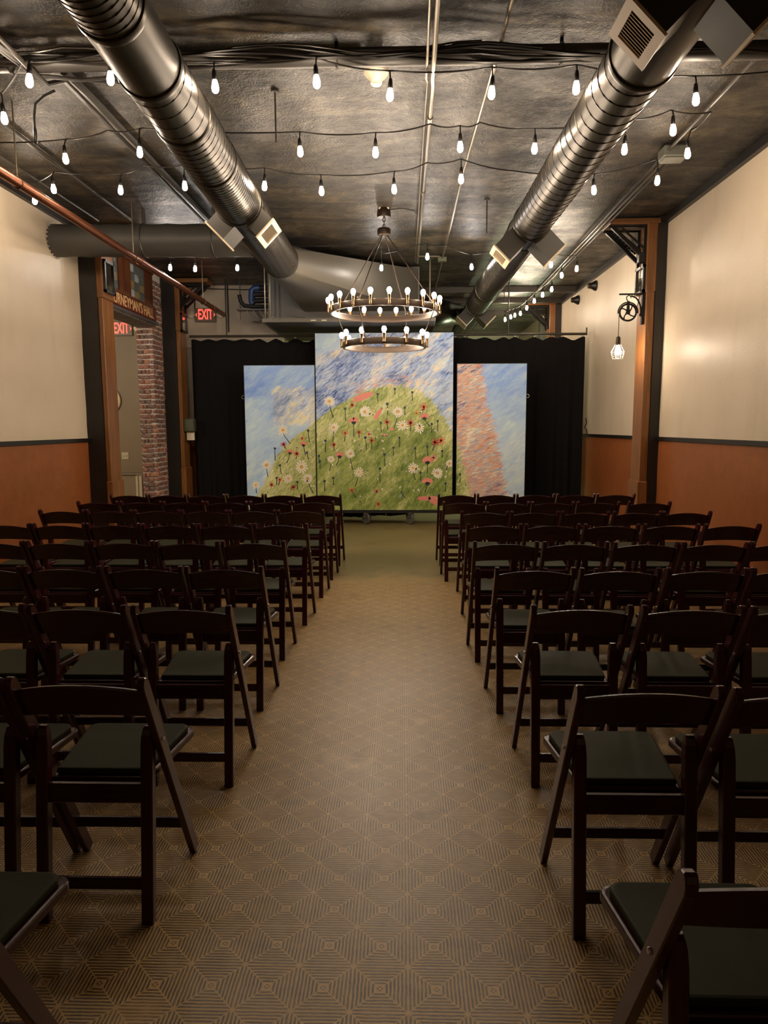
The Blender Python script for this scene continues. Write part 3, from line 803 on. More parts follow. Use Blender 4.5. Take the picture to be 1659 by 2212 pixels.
string_light([(-3.3, 6.4, 3.68), (-2.962, 6.1, 3.66), (-2.405, 6.15, 3.655), (-2.2, 6.1, 3.70), (-1.83, 6.07, 3.69), (-1.159, 6.09, 3.66), (-.7, 6.23, 3.65), (-.075, 6.2, 3.66), (.2, 6.1, 3.69), (.478, 6.0, 3.68), (.96, 6.2, 3.65), (1.638, 6.3, 3.65), (2.1, 6.1, 3.69)],
             [(-3.267, 6.34, zb), (-2.962, 6.061, zb), (-2.405, 6.117, zb), (-1.83, 6.035, zb), (-1.159, 6.06, zb), (-.7, 6.204, zb), (-.075, 6.181, zb), (.478, 5.956, zb), (1.638, 6.268, zb), (2.102, 6.048, zb)],
             'festoon string of warm bulbs nearest the chandelier canopy, ending at the junction box')
string_light([(-3.4, 8.9, 3.66), (-2.65, 9.07, 3.66), (-2.1, 9.04, 3.66), (-2.05, 8.85, 3.74), (-.27, 8.9, 3.74), (-.27, 9.1, 3.68), (.2, 8.75, 3.7), (.293, 8.57, 3.66), (.54, 8.8, 3.7), (.871, 9.11, 3.66), (1.3, 8.9, 3.7), (1.693, 8.66, 3.66), (1.9, 8.9, 3.68)],
             [(-2.921, 8.9, zb - .02), (-2.651, 9.065, zb), (-2.102, 9.036, zb), (-.272, 9.114, zb), (.293, 8.554, zb), (.871, 9.11, zb), (1.693, 8.634, zb)],
             'far festoon string of whiter bulbs behind the chandelier rods', far_me)
string_light([(1.9, 8.9, 3.7), (1.88, 9.05, 3.66), (2.2, 9.3, 3.68), (2.15, 9.65, 3.65), (2.2, 10.6, 3.65), (2.17, 11.04, 3.65), (2.14, 11.592, 3.65), (2.13, 12.2, 3.65), (2.12, 12.8, 3.65), (2.05, 13.05, 3.65), (2.0, 13.2, 3.65), (1.93, 13.55, 3.66)],
             [(1.858, 9.025, zb), (2.243, 9.272, zb), (2.134, 9.654, zb), (2.207, 10.608, zb), (2.158, 11.042, zb), (2.127, 11.558, zb), (2.125, 12.219, zb), (2.113, 12.807, zb), (2.047, 13.013, zb), (2.0, 13.2, zb), (1.942, 13.505, zb)],
             'festoon string running lengthwise below the conduit trio past the curtain')

# ------------------------------------------------------------------ chandelier
CX_, CY_ = -.2, 7.68
ch = thing('chandelier', (CX_, CY_, 2.33), 'two tier round wagon wheel chandelier with candle bulbs in dark bronze', 'chandelier')
MB().lathe([(.03, .12), (.06, .1), (.072, .06), (.075, .02), (.07, 0)], 24, (CX_, CY_, H - .09)).build('canopy', 'bronze', ch, True)
MB().cbox((CX_, CY_, H - .005), (.11, .11, .03), .006).build('ceiling_box', 'white_plastic', ch)
for k in range(5):
    c = (CX_, CY_, 3.72 - k * .034)
    link = [(c[0] + (.013 * math.cos(a) if k % 2 else 0), c[1] + (0 if k % 2 else .013 * math.cos(a)), c[2] + .024 * math.sin(a)) for a in [2 * PI * q / 12 for q in range(12)]]
    MB().tube(link, .004, 6, closed=True).build('chain_link', 'bronze', ch, True)
MB().lathe([(.02, .075), (.066, .06), (.072, .05), (.072, .0), (.066, -.008), (.03, -.018)], 24, (CX_, CY_, 3.535)).build('hub', 'bronze', ch, True)
RU, RLo, ZU, ZLo = .592, .452, 2.735, 2.375
def ring_band(r, zc, h, name):
    m = MB(); N = 72; rings = []
    for i in range(N):
        a = 2 * PI * i / N; c, s = math.cos(a), math.sin(a)
        rings.append([Vector((CX_ + q * c, CY_ + q * s, zc + w)) for q, w in ((r - .022, -h / 2), (r, -h / 2), (r, h / 2), (r - .004, h / 2 + .006), (r - .018, h / 2 + .006), (r - .022, h / 2))])
    rings.append(rings[0])
    m.loft(rings, caps=False)
    return m.build(name, 'bronze', ch, True)
ring_band(RU, ZU, .062, 'upper_ring'); ring_band(RLo, ZLo, .062, 'lower_ring')
for k in range(4):
    a = PI / 4 + k * PI / 2 + .35
    d = Vector((math.cos(a), math.sin(a), 0))
    C0 = Vector((CX_, CY_, 0))
    p0 = C0 + d * .04 + Vector((0, 0, 3.52)); p1 = C0 + d * (RU - .011) + Vector((0, 0, ZU + .03)); p2 = C0 + d * (RLo - .011) + Vector((0, 0, ZLo + .03))
    MB().tube([p0, p1], .0058, 8).build('rod', 'bronze', ch, True)
    MB().tube([p1 - Vector((0, 0, .06)), p2], .0052, 8).build('rod', 'bronze', ch, True)
    for p in (p1, p2): MB().tube([p + d * .0 + Vector((.014 * math.cos(q), 0, .02 + .014 * math.sin(q))) for q in [2 * PI * w / 10 for w in range(10)]], .004, 5, closed=True).build('ring_loop', 'bronze', ch, True)
cb_me = MB().lathe([(.011, .0), (.017, .012), (.0245, .03), (.0245, .042), (.019, .058), (.009, .066), (.001, .068)], 12).mesh('bulb', 'bulb_chand', True)
sl_me = MB().lathe([(.010, -.012), (.016, -.008), (.016, 0), (.0135, .004), (.0135, .072), (.017, .078), (.017, .086)], 12).mesh('candle_sleeve', 'sleeve', True)
for r, z, n, off in ((RU, ZU, 20, .11), (RLo, ZLo, 12, .02)):
    for k in range(n):
        a = 2 * PI * k / n + off
        p = Vector((CX_ + (r + .012) * math.cos(a), CY_ + (r + .012) * math.sin(a), z - .01)) - Vector(ORG[ch])
        o = bpy.data.objects.new('candle_sleeve', sl_me); COL.objects.link(o); o.parent = ch; o.location = p
        b = bpy.data.objects.new('bulb', cb_me); COL.objects.link(b); b.parent = o; b.location = (0, 0, .086)
tag(MB().tube([(CX_ + .06, CY_, 3.79), (CX_ + .2, CY_ - .05, 3.785), (CX_ + .32, CY_ - .02, 3.77), (CX_ + .37, CY_ + .2, 3.765), (CX_ + .375, CY_ + .5, 3.765)], .006, 6).build('feed_cable', 'cable', None, True, org=(CX_ + .2, CY_, 3.78)),
    'thin curved cable from the chandelier canopy to the conduit', 'cable')

# ------------------------------------------------------------------ painted panels on the stage
PXS = 10.5 * 1.0
def pix_x(x): return (x - 830.5) / 142.0 - .2795      # photo measures to metres on the panel plane
def pix_z(y): return 1.5 + (921 - y) / 144.8 + .04 - .02 * (y - 727) / 381
def lerp_poly(poly, x):
    xs = [p[0] for p in poly]; ys = [p[1] for p in poly]
    return np.interp(x, xs, ys)
HILL = [(529, 1110), (557, 1066), (575, 1030), (600, 985), (625, 955), (650, 937), (684, 912), (720, 884), (760, 862), (800, 846), (830, 839), (866, 837), (900, 846), (930, 868), (950, 895), (965, 922), (986, 955), (1000, 1000), (1010, 1040), (1020, 1075), (1035, 1120), (1140, 1300)]
ROCK = [(790, 1033), (830, 1040), (870, 1046), (900, 1057), (930, 1066), (1000, 1078), (1060, 1093), (1110, 1100)]       # (y, x) outer edge of the coral cliff
def C3(r, g, b): return np.array(srgb(r, g, b)[:3])
PAL = dict(       # each palette runs light to dark
    sky=[C3(206, 208, 206), C3(190, 200, 212), C3(172, 188, 214), C3(156, 176, 212), C3(134, 158, 206), C3(108, 136, 196)],
    storm=[C3(224, 210, 184), C3(216, 186, 160), C3(190, 194, 200), C3(168, 176, 192), C3(146, 156, 182), C3(118, 132, 170), C3(84, 104, 156), C3(58, 76, 128)],
    mist=[C3(236, 222, 182), C3(230, 210, 162), C3(206, 200, 186), C3(182, 184, 192), C3(150, 160, 182), C3(112, 124, 154)],
    coral=[C3(236, 220, 190), C3(226, 206, 178), C3(208, 154, 128), C3(160, 162, 168), C3(202, 146, 116), C3(206, 186, 164), C3(196, 130, 106), C3(214, 174, 146), C3(120, 130, 156), C3(70, 84, 128)],
    glight=[C3(214, 206, 156), C3(202, 194, 138), C3(188, 182, 120), C3(172, 170, 104), C3(156, 158, 92)],
    gmid=[C3(192, 186, 124), C3(164, 164, 94), C3(144, 150, 80), C3(128, 138, 68), C3(108, 122, 56)],
    gdark=[C3(168, 166, 104), C3(138, 144, 76), C3(120, 130, 62), C3(102, 116, 52), C3(86, 102, 44)])
def region(x, y, rr):
    hill = lerp_poly(HILL, x)
    if y > hill:
        if x < 684: return 'glight' if rr.random() < .75 else 'gmid'
        d = y - hill
        if d < 45 + 25 * rr.random(): return 'glight' if rr.random() < .6 else 'gmid'
        if x > 760 and y > 930 and rr.random() < .65: return 'gdark'
        return 'gmid'
    if x > 980:
        edge = np.interp(y, [p[0] for p in ROCK], [p[1] for p in ROCK])
        if x < edge + rr.uniform(-4, 4): return 'coral'
        return 'sky'
    if x < 684:
        if x > 590 and 842 < y < 920 and rr.random() < .75: return 'mist'
        return 'sky'
    u = (x - 684) / 293; v = (y - 727) / 120
    if u + v < .42: return 'sky'
    if hill - y < 26 and .28 < u < .7 and rr.random() < .3: return 'coral'
    if u > .82 and v > .75: return 'mist' if rr.random() < .5 else 'sky'
    if u > .8 and rr.random() < .5: return 'sky'
    return 'storm' if rr.random() < .72 else ('mist' if rr.random() < .55 else 'sky')
def smooth_noise(W, Hh, cell, seed):
    """soft value noise stretched along the stroke direction"""
    g = np.random.RandomState(seed)
    out = np.zeros((Hh, W)); tot = 0
    yy, xx = np.mgrid[0:Hh, 0:W].astype(float)
    u, v = (xx - yy) * .7071, (xx + yy) * .7071            # u runs up to the right
    for o in range(3):
        cu, cv = cell * 2.6 / 2 ** o, cell / 2 ** o
        gu, gv = u / cu, v / cv
        gu = gu - gu.min(); gv = gv - gv.min()
        G = g.rand(int(gu.max()) + 3, int(gv.max()) + 3)
        i, j = gu.astype(int), gv.astype(int); a, b = gu - i, gv - j
        a, b = a * a * (3 - 2 * a), b * b * (3 - 2 * b)
        out += (G[i, j] * (1 - a) * (1 - b) + G[i + 1, j] * a * (1 - b) + G[i, j + 1] * (1 - a) * b + G[i + 1, j + 1] * a * b) * .6 ** o; tot += .6 ** o
    out /= tot
    return np.clip((out - .5) * 1.9 + .5, 0, .999)
def paint(x0, x1, y0, y1, seed):
    """brush stroke by brush stroke, at about one sample per photo pixel"""
    K = 1.3
    W, Hh = int((x1 - x0) * K), int((y1 - y0) * K)
    rr = random.Random(seed)
    img = np.ones((Hh, W, 3)) * C3(150, 168, 190); hgt = np.zeros((Hh, W))
    N1 = smooth_noise(W, Hh, 26 * K, seed); N2 = smooth_noise(W, Hh, 9 * K, seed + 50)
    n = int(W * Hh / 10)
    for pas in range(3):
        cnt = (n // 8, n // 3, int(n * .55))[pas]
        for _ in range(cnt):
            cx, cy = rr.uniform(0, W), rr.uniform(0, Hh)
            px, py = x0 + cx / K, y0 + cy / K
            reg = region(px, py, rr)
            soft = reg == 'sky'
            if soft and pas == 2 and rr.random() < .6: continue
            p = PAL[reg]; ix, iy = min(W - 1, int(cx)), min(Hh - 1, int(cy))
            f = N1[iy, ix] * .55 + N2[iy, ix] * .45
            f = f * (.75 if pas < 2 else .6) + rr.random() * (.25 if pas < 2 else .4)
            if reg == 'sky':
                if px > 980: f = f * .55 + float(np.interp(py + (N1[iy, ix] - .5) * 90, [830, 930], [.45, .05]))
                elif px < 684: f = f * .6 + (.35 if py < 860 else .12)
                else: f = f * .6 + .1
            elif reg != 'glight': f = (f - .5) * 1.35 + .5
            c = p[min(len(p) - 1, max(0, int(len(p) * f)))] * rr.uniform(.96, 1.16)
            ang = {'coral': -.35, 'storm': -.72, 'mist': -.68, 'sky': -.6}.get(reg, -.95) + rr.gauss(0, .16 if pas else .25)
            ln, wd = ((rr.uniform(12, 24), rr.uniform(5, 8)), (rr.uniform(7, 15), rr.uniform(1.6, 3.0)), (rr.uniform(4, 11), rr.uniform(.8, 1.5)))[pas]
            if reg[0] == 'g' and pas: ln *= .7
            R_ = int(ln) + 2
            ix0, ix1, iy0, iy1 = max(0, int(cx) - R_), min(W, int(cx) + R_ + 1), max(0, int(cy) - R_), min(Hh, int(cy) + R_ + 1)
            if ix1 <= ix0 or iy1 <= iy0: continue
            yy, xx = np.mgrid[iy0:iy1, ix0:ix1]
            dx, dy = xx - cx, yy - cy
            ca, sa = math.cos(ang), math.sin(ang)
            a = (dx * ca + dy * sa) / ln; b = (-dx * sa + dy * ca) / wd
            k = np.clip(1.3 - a * a - b * b, 0, 1)[..., None] * (1.0, .8, .75)[pas]
            if pas == 0: k = np.clip(k * 2, 0, 1)
            elif soft: k = k * .55
            sub = img[iy0:iy1, ix0:ix1]
            sub[...] = sub * (1 - k) + c * k
            hs = hgt[iy0:iy1, ix0:ix1]; hs[...] = hs * (1 - k[..., 0]) + rr.random() * k[..., 0]
    img = np.clip(img * np.array([1.22, 1.36, 1.5]), 0, .93)
    return img, hgt, W, Hh

def canvas_material():
    t = NT('painted_canvas')
    at_ = t.n('ShaderNodeAttribute', attribute_name='paint')
    t.set(at_.outputs['Color'], 0.5, spec=0.35)
    a2 = t.n('ShaderNodeAttribute', attribute_name='relief')
    t.bump(a2.outputs['Fac'], 0.35, 0.006)
    return t.m
M['canvas'] = canvas_material()
M['p_white'] = simple('paint_white', srgb(250, 243, 224), 0.5, var=0.06, scale=40)
M['p_yellow'] = simple('paint_ochre', srgb(236, 178, 76), 0.5, var=0.1, scale=40)
M['p_red'] = simple('paint_red', srgb(200, 60, 54), 0.5, var=0.12, scale=40)
M['p_pink'] = simple('paint_pink', srgb(236, 146, 132), 0.5, var=0.1, scale=40)
M['p_orange'] = simple('paint_orange', srgb(232, 120, 86), 0.5, var=0.12, scale=40)
M['p_dark'] = simple('paint_dark_green', srgb(38, 48, 44), 0.5, var=0.15, scale=40)
M['p_blue'] = simple('paint_dark_blue', srgb(42, 62, 88), 0.5, var=0.15, scale=40)

def panel(x0, x1, y0, y1, Y, seed, label, edge_ring):
    X0, X1, Z0, Z1 = pix_x(x0), pix_x(x1), pix_z(y1), pix_z(y0)
    t = thing('painted_panel', ((X0 + X1) / 2, Y + .04, 0), label, 'painting', 'painted stage panels')
    img, hgt, W, Hh = paint(x0, x1, y0, y1, seed)
    me = bpy.data.meshes.new('canvas')
    gx = np.linspace(X0, X1, W) - ORG[t][0]; gz = np.linspace(Z1, Z0, Hh)
    XX, ZZ = np.meshgrid(gx, gz)
    co = np.stack([XX, np.full_like(XX, Y - ORG[t][1]), ZZ], -1).reshape(-1, 3)
    idx = np.arange(W * Hh).reshape(Hh, W)
    faces = np.stack([idx[1:, :-1], idx[1:, 1:], idx[:-1, 1:], idx[:-1, :-1]], -1).reshape(-1, 4)
    me.vertices.add(len(co)); me.vertices.foreach_set('co', co.ravel().astype(np.float32))
    me.loops.add(faces.size); me.loops.foreach_set('vertex_index', faces.ravel().astype(np.int32))
    me.polygons.add(len(faces)); me.polygons.foreach_set('loop_start', (np.arange(len(faces)) * 4).astype(np.int32))
    me.update(calc_edges=True)
    ca = me.color_attributes.new('paint', 'FLOAT_COLOR', 'POINT')
    ca.data.foreach_set('color', np.concatenate([img.reshape(-1, 3), np.ones((W * Hh, 1))], 1).ravel().astype(np.float32))
    ra = me.attributes.new('relief', 'FLOAT', 'POINT'); ra.data.foreach_set('value', hgt.ravel().astype(np.float32))
    me.materials.append(M['canvas'])
    o = bpy.data.objects.new('canvas', me); COL.objects.link(o); o.parent = t; ORG[o] = ORG[t]
    MB().bx(X0, X1, Y + .002, Y + .05, Z0, Z1).build('stretcher', 'plywood', t)
    m = MB().bx(X0 - .008, X0, Y - .004, Y + .05, Z0, Z1).bx(X1, X1 + .008, Y - .004, Y + .05, Z0, Z1).bx(X0 - .008, X1 + .008, Y - .004, Y + .05, Z1, Z1 + .008)
    m.build('edge_strip', 'canvas_edge', t)
    if edge_ring:
        xr = X0 - .02 if edge_ring < 0 else X1 + .02
        MB().tube(arc((xr, Y + .01, pix_z(861)), .026, 0, 2 * PI, 14)[:-1], .004, 6, closed=True).build('screw_eye', 'steel', t, True)
    return t, o
YP = 10.5
pC, cC = panel(684.5, 977, 727, 1108, YP, 1, 'tall centre panel painted with a flowery green hill and stormy sky', 0)
pL, cL = panel(530, 681.5, 793.5, 1108, YP + .03, 2, 'lower painted panel of pale sky and daisies, nearest the brick doorway', -1)
pR, cR = panel(986, 1133, 792.5, 1108, YP + .03, 3, 'lower painted panel of coral cliff and blue sky, beside the pulley lamp wall', 1)
# dark rolling bases and casters
for t_, xa, xb in ((pC, 684.5, 977), (pL, 530, 681.5), (pR, 986, 1133)):
    X0, X1 = pix_x(xa), pix_x(xb); y0 = ORG[t_][1] - .045
    z1 = pix_z(1108) - .002
    MB().bx(X0, X1, y0, y0 + .06, z1 - .045, z1).bx(X0, X1, y0 + .3, y0 + .36, z1 - .045, z1).build('base_rail', 'canvas_edge', t_)
    for fx in ((.36, .69) if t_ is pC else (.2, .8)):
        for dy in (.03, .33):
            x = X0 + (X1 - X0) * fx
            c = MB().bx(x - .03, x + .03, y0 + dy - .03, y0 + dy + .03, z1 - .052, z1 - .045)
            for q in (-1, 1): c.box((x + q * .018, y0 + dy + .01 + q * .016, z1 - .085), (.004, .05, .07), Matrix.Rotation(.72, 3, 'Z'))
            fk = c.build('caster_fork', 'steel', t_)
            rw = (z1 - .05) / 2
            MB().lathe([(rw - .006, -.016), (rw, -.01), (rw, .01), (rw - .006, .016)], 20, (x, y0 + dy + .02, rw), (.75, .66, 0)).build('caster_wheel', 'grey_box', fk, True)

# painted flowers: thin raised paint on the canvases
def fl_px(cx, cy): return 520 + cx / 3.53, 700 + cy / 3.53
def which(px): return (pL, YP + .03) if px < 683 else ((pC, YP) if px < 981 else (pR, YP + .03))
def blob(m, pts, Y, lay):
    y0 = Y - .0012 - lay * .0007
    m.prism(pts, lambda u, w: Vector((pix_x(u), y0, pix_z(w))), lambda u, w: Vector((pix_x(u), Y - .0002, pix_z(w))))
def disc(m, x, y, r, Y, lay, n=9, jit=.15):
    rr = random.Random(int(x * 31 + y * 17))
    blob(m, [(x + r * (1 + rr.uniform(-jit, jit)) * math.cos(2 * PI * k / n), y - r * (1 + rr.uniform(-jit, jit)) * math.sin(2 * PI * k / n)) for k in range(n)], Y, lay)
def stroke(m, pts, w0, w1, Y, lay):
    a, b = [], []
    for i, (x, y) in enumerate(pts):
        j, k = min(i + 1, len(pts) - 1), max(i - 1, 0)
        dx, dy = pts[j][0] - pts[k][0], pts[j][1] - pts[k][1]; L = math.hypot(dx, dy) or 1
        w = (w0 + (w1 - w0) * i / (len(pts) - 1)) / 2
        a.append((x - dy / L * w, y + dx / L * w)); b.append((x + dy / L * w, y - dx / L * w))
    blob(m, a + b[::-1], Y, lay)
frr = random.Random(11)
def inside(px, x): return max({0: 531, 1: 685.5, 2: 987}[0 if px < 683 else (1 if px < 981 else 2)], min({0: 680.5, 1: 976, 2: 1132}[0 if px < 683 else (1 if px < 981 else 2)], x))
def stem(m, px, py, ln, dx, Y):
    stroke(m, [(px, py), (inside(px, px + dx * .35), py + ln * .45), (inside(px, px + dx), py + ln)], 1.1, 1.9, Y, 0)
def daisy(cx, cy, r, sdx=None, sln=0):
    px, py = fl_px(cx, cy); par, Y = which(px); m = MB()
    if sln: m.cur = 2; stem(m, px, py + r * .5, sln, sdx, Y)
    m.cur = 0
    n = frr.choice((11, 12, 13, 14)); ph = frr.random()
    for k in range(n):
        a = 2 * PI * (k + ph) / n; L = r * frr.uniform(.82, 1.15)
        stroke(m, [(inside(px, px + r * .15 * math.cos(a)), py + r * .15 * math.sin(a)), (inside(px, px + L * .6 * math.cos(a)), py + L * .6 * math.sin(a)), (inside(px, px + L * math.cos(a)), py + L * math.sin(a))], r * .17, r * .30, Y, 1)
    m.cur = 1; disc(m, px, py, r * .26, Y, 2)
    m.build('painted_daisy', ['p_white', 'p_yellow', 'p_dark'], par)
for d in ((682, 603, 11, 8, 30), (950, 683, 12.5), (1200, 685, 11.5, -9, 30), (1235, 788, 12), (1362, 808, 11.5), (712, 802, 10.5, -2, 26), (322, 820, 12.5, 16, 24), (835, 1003, 10, 5, 30), (690, 1045, 8, -4, 22), (1315, 1115, 12.5, 5, 20), (1500, 1155, 11.5), (900, 1145, 10, -8, 26), (1592, 1080, 9), (190, 1090, 10, 2, 20), (460, 1105, 14), (357, 1195, 10.5), (505, 1195, 10.5, 12, 28), (103, 1245, 9, 1, 14)):
    daisy(d[0], d[1], d[2], d[3] if len(d) > 3 else None, d[4] if len(d) > 4 else 0)
def star(cx, cy, r, mat, sln=14, sdx=0):
    px, py = fl_px(cx, cy); par, Y = which(px); m = MB()
    m.cur = 1
    if sln: stem(m, px, py, sln, sdx, Y)
    m.cur = 0; n = 9; ph = frr.random()
    for k in range(n):
        a = 2 * PI * (k + ph) / n; L = r * frr.uniform(.75, 1.2)
        stroke(m, [(px, py), (px + L * .5 * math.cos(a), py + L * .5 * math.sin(a)), (px + L * math.cos(a), py + L * math.sin(a))], r * .28, r * .14, Y, 1)
    m.build('painted_starflower', [mat, 'p_dark'], par)
for d in ((855, 632, 6, 'p_red', 0), (325, 930, 7, 'p_red', 10, 5), (425, 1003, 7.5, 'p_red', 12, -2), (712, 932, 6.5, 'p_red', 14), (905, 838, 6, 'p_red', 13), (1000, 903, 6, 'p_red', 18), (1117, 762, 7, 'p_red', 17, 2), (225, 1245, 6, 'p_red', 0), (393, 1262, 6.5, 'p_red', 0), (1480, 918, 9, 'p_red', 18, -5), (1295, 770, 8.5, 'p_red', 18), (468, 885, 6, 'p_orange', 0), (1395, 648, 9.5, 'p_orange', 14, -8), (1525, 905, 10, 'p_orange', 0), (845, 1285, 6.5, 'p_orange', 17, 9), (800, 845, 6.5, 'p_orange', 18, -2), (980, 855, 6, 'p_pink', 0), (1470, 1035, 8, 'p_pink', 0), (1050, 1395, 7, 'p_orange', 0), (1035, 1290, 6.5, 'p_pink', 0), (1340, 695, 6, 'p_yellow', 0), (290, 1205, 6, 'p_orange', 12, -3)):
    star(*d)
def poppy(cx, cy, r, sdx, sln):
    px, py = fl_px(cx, cy); par, Y = which(px); m = MB()
    m.cur = 1; stem(m, px, py, sln, sdx, Y)
    m.cur = 0
    pts = [(px - r * .5, py)] + [(px + r * frr.uniform(.9, 1.1) * math.cos(PI - PI * k / 9), py - r * .9 * frr.uniform(.85, 1.1) * math.sin(PI * k / 9) - r * .15) for k in range(10)] + [(px + r * .5, py)]
    blob(m, pts, Y, 1)
    m.cur = 1
    blob(m, [(px - r * .5, py - 1), (px, py - r * .3), (px + r * .5, py - 1), (px + r * .25, py + r * .35), (px - r * .25, py + r * .35)], Y, 2)
    m.build('painted_poppy', ['p_pink', 'p_dark'], par)
for d in ((865, 765, 11, 0, 30), (755, 1025, 10, -8, 20), (1400, 735, 10, 12, 18), (1425, 1072, 12, 0, 24), (1425, 1232, 12, -5, 20), (478, 938, 8, 4, 22), (372, 998, 8, -7, 22)):
    poppy(*d)
def bud(cx, cy, ln, dx=0, r=2.7, mat='p_blue'):
    px, py = fl_px(cx, cy); par, Y = which(px); m = MB()
    m.cur = 1; stem(m, px, py, ln, dx, Y); m.cur = 0; disc(m, px, py, r, Y, 1, 8)
    m.build('painted_bud', [mat, 'p_dark'], par)
for d in ((800, 660, 26, 1), (1047, 550, 15), (1177, 513, 12), (1308, 538, 18), (1120, 625, 24, 1, 3.2), (1252, 655, 15), (1070, 768, 20, 1), (1455, 778, 19), (1500, 757, 22), (648, 903, 25), (952, 880, 26, 3, 3), (1210, 882, 20), (1165, 958, 17), (1330, 963, 24, 2), (1422, 950, 20, 1, 3), (1535, 985, 15), (1097, 1010, 26, 1, 3), (1062, 1118, 30, 0, 3), (1372, 1150, 19, 1), (604, 1060, 17), (637, 1215, 22), (705, 1190, 16), (1563, 1235, 18), (516, 825, 26, 2), (257, 962, 26), (293, 1093, 20, 3), (502, 995, 15, 4), (265, 1190, 16), (425, 1222, 16), (1673, 1165, 17), (1225, 1300, 14, 9, 2), (597, 700 + 320, 16)):
    bud(*d)
for par, Y, xa, xb, n in ((pC, YP, 690, 972, 85), (pL, YP + .03, 560, 678, 16), (pR, YP + .03, 988, 1008, 4)):
    m = MB(); k = 0
    while k < n:
        x, y = frr.uniform(xa, xb), frr.uniform(860, 1100)
        if y < lerp_poly(HILL, x) + 24: continue
        for _ in range(3): disc(m, x + frr.uniform(-1.4, 1.4), y + frr.uniform(-1.4, 1.4), frr.uniform(1.0, 2.0), Y, 1, 6, .3)
        k += 1
    o = m.build('white_paint_dabs', 'p_white', par); o['kind'] = 'stuff'
# pink brush patches on the hill
m = MB()
for cx, cy, w, h_, ang in ((935, 570, 24, 7, -.35), (1050, 700, 15, 4.5, -.95), (1480, 1365, 14, 9, .5), (1400, 1350, 16, 5, .0), (1150, 815, 5, 3, 0), (1095, 860, 4, 3, 0)):
    px, py = fl_px(cx, cy)
    blob(m, [(px + math.cos(ang) * w * math.cos(t_) * (1 + .12 * math.sin(5 * t_)) - math.sin(ang) * h_ * math.sin(t_), py + math.sin(ang) * w * math.cos(t_) + math.cos(ang) * h_ * math.sin(t_) * (1 + .2 * math.sin(7 * t_))) for t_ in [2 * PI * q / 18 for q in range(18)]], YP, 0)
m.build('pink_paint_patches', 'p_pink', pC)['kind'] = 'stuff'

# ------------------------------------------------------------------ curtain and rod
YC = 11.12
t = thing('curtain_rod', (-.2, YC, 2.95), 'black curtain pipe spanning the stage with an upturned end', 'rod')
MB().tube([(XL + .36, YC, 2.925), (2.88, YC, 2.925)], .02, 10).build('pipe', 'conduit_dark', t, True)
MB().tube([(2.87, YC, 2.92), (2.87, YC, 3.02)], .012, 8).build('end_hook', 'conduit_dark', t, True)
for x in (-2.79, 1.65): MB().tube([(x, YC, 2.93), (x, YC, H)], .01, 6).build('drop_rod', 'conduit_dark', t, True)
def curtain(x0, x1, label, seed):
    t = thing('stage_curtain', ((x0 + x1) / 2, YC, 0), label, 'curtain', 'black stage curtains')
    rr = random.Random(seed)
    nx, nzc = int((x1 - x0) * 70), 34
    nh = round((x1 - x0) / .27)
    hooks = [x0 + .03 + (x1 - x0 - .06) * (k + (rr.uniform(-.22, .22) if 0 < k < nh else 0)) / nh for k in range(nh + 1)]
    deep = [rr.uniform(.025, .065) for _ in range(nh + 2)]
    ph = [rr.uniform(0, 6) for _ in range(5)]
    m = MB(); vs_, fs_ = [], []
    for j in range(nzc + 1):
        f = j / nzc
        for i in range(nx + 1):
            x = x0 + (x1 - x0) * i / nx
            dmin = min(abs(x - h_) for h_ in hooks)
            top = 2.885 - deep[sum(1 for h_ in hooks if h_ < x)] * min(1, dmin / .13) ** 1.2
            bot = .035 + .10 * math.exp(-((x - .6) / .5) ** 2) + .02 * abs(math.sin(x * 2.1 + ph[0])) + .008 * math.sin(x * 11)
            z = bot + (top - bot) * f
            amp = (.008 + .026 * (1 - f) ** .7) * (.6 + .4 * math.sin(x * 4.3 + ph[4]))
            y = YC + amp * (math.sin(x * 29 + ph[1] + .5 * math.sin(z * 1.3)) + .5 * math.sin(x * 13.3 + ph[2])) + .012 * math.sin(x * 51 + ph[3]) * (1 - f)
            vs_.append((x, y, z))
    for j in range(nzc):
        for i in range(nx):
            a = j * (nx + 1) + i; fs_.append((a, a + 1, a + nx + 2, a + nx + 1))
    m.add(vs_, fs_)
    o = m.build('drape', 'curtain', t, False)
    o.data.polygons.foreach_set('use_smooth', [True] * len(o.data.polygons))
    sol = o.modifiers.new('cloth', 'SOLIDIFY'); sol.thickness = .004
    for h_ in hooks:
        MB().tube(arc((h_, YC, 2.895), .014, 0, 2 * PI, 10)[:-1], .004, 5, closed=True).build('hook', 'steel', t, True)
curtain(-3.36, -.28, 'black curtain behind the pale sky panel, hung by the exit sign', 4)
curtain(-.27, 2.85, 'black curtain behind the coral cliff panel, reaching the wall', 9)

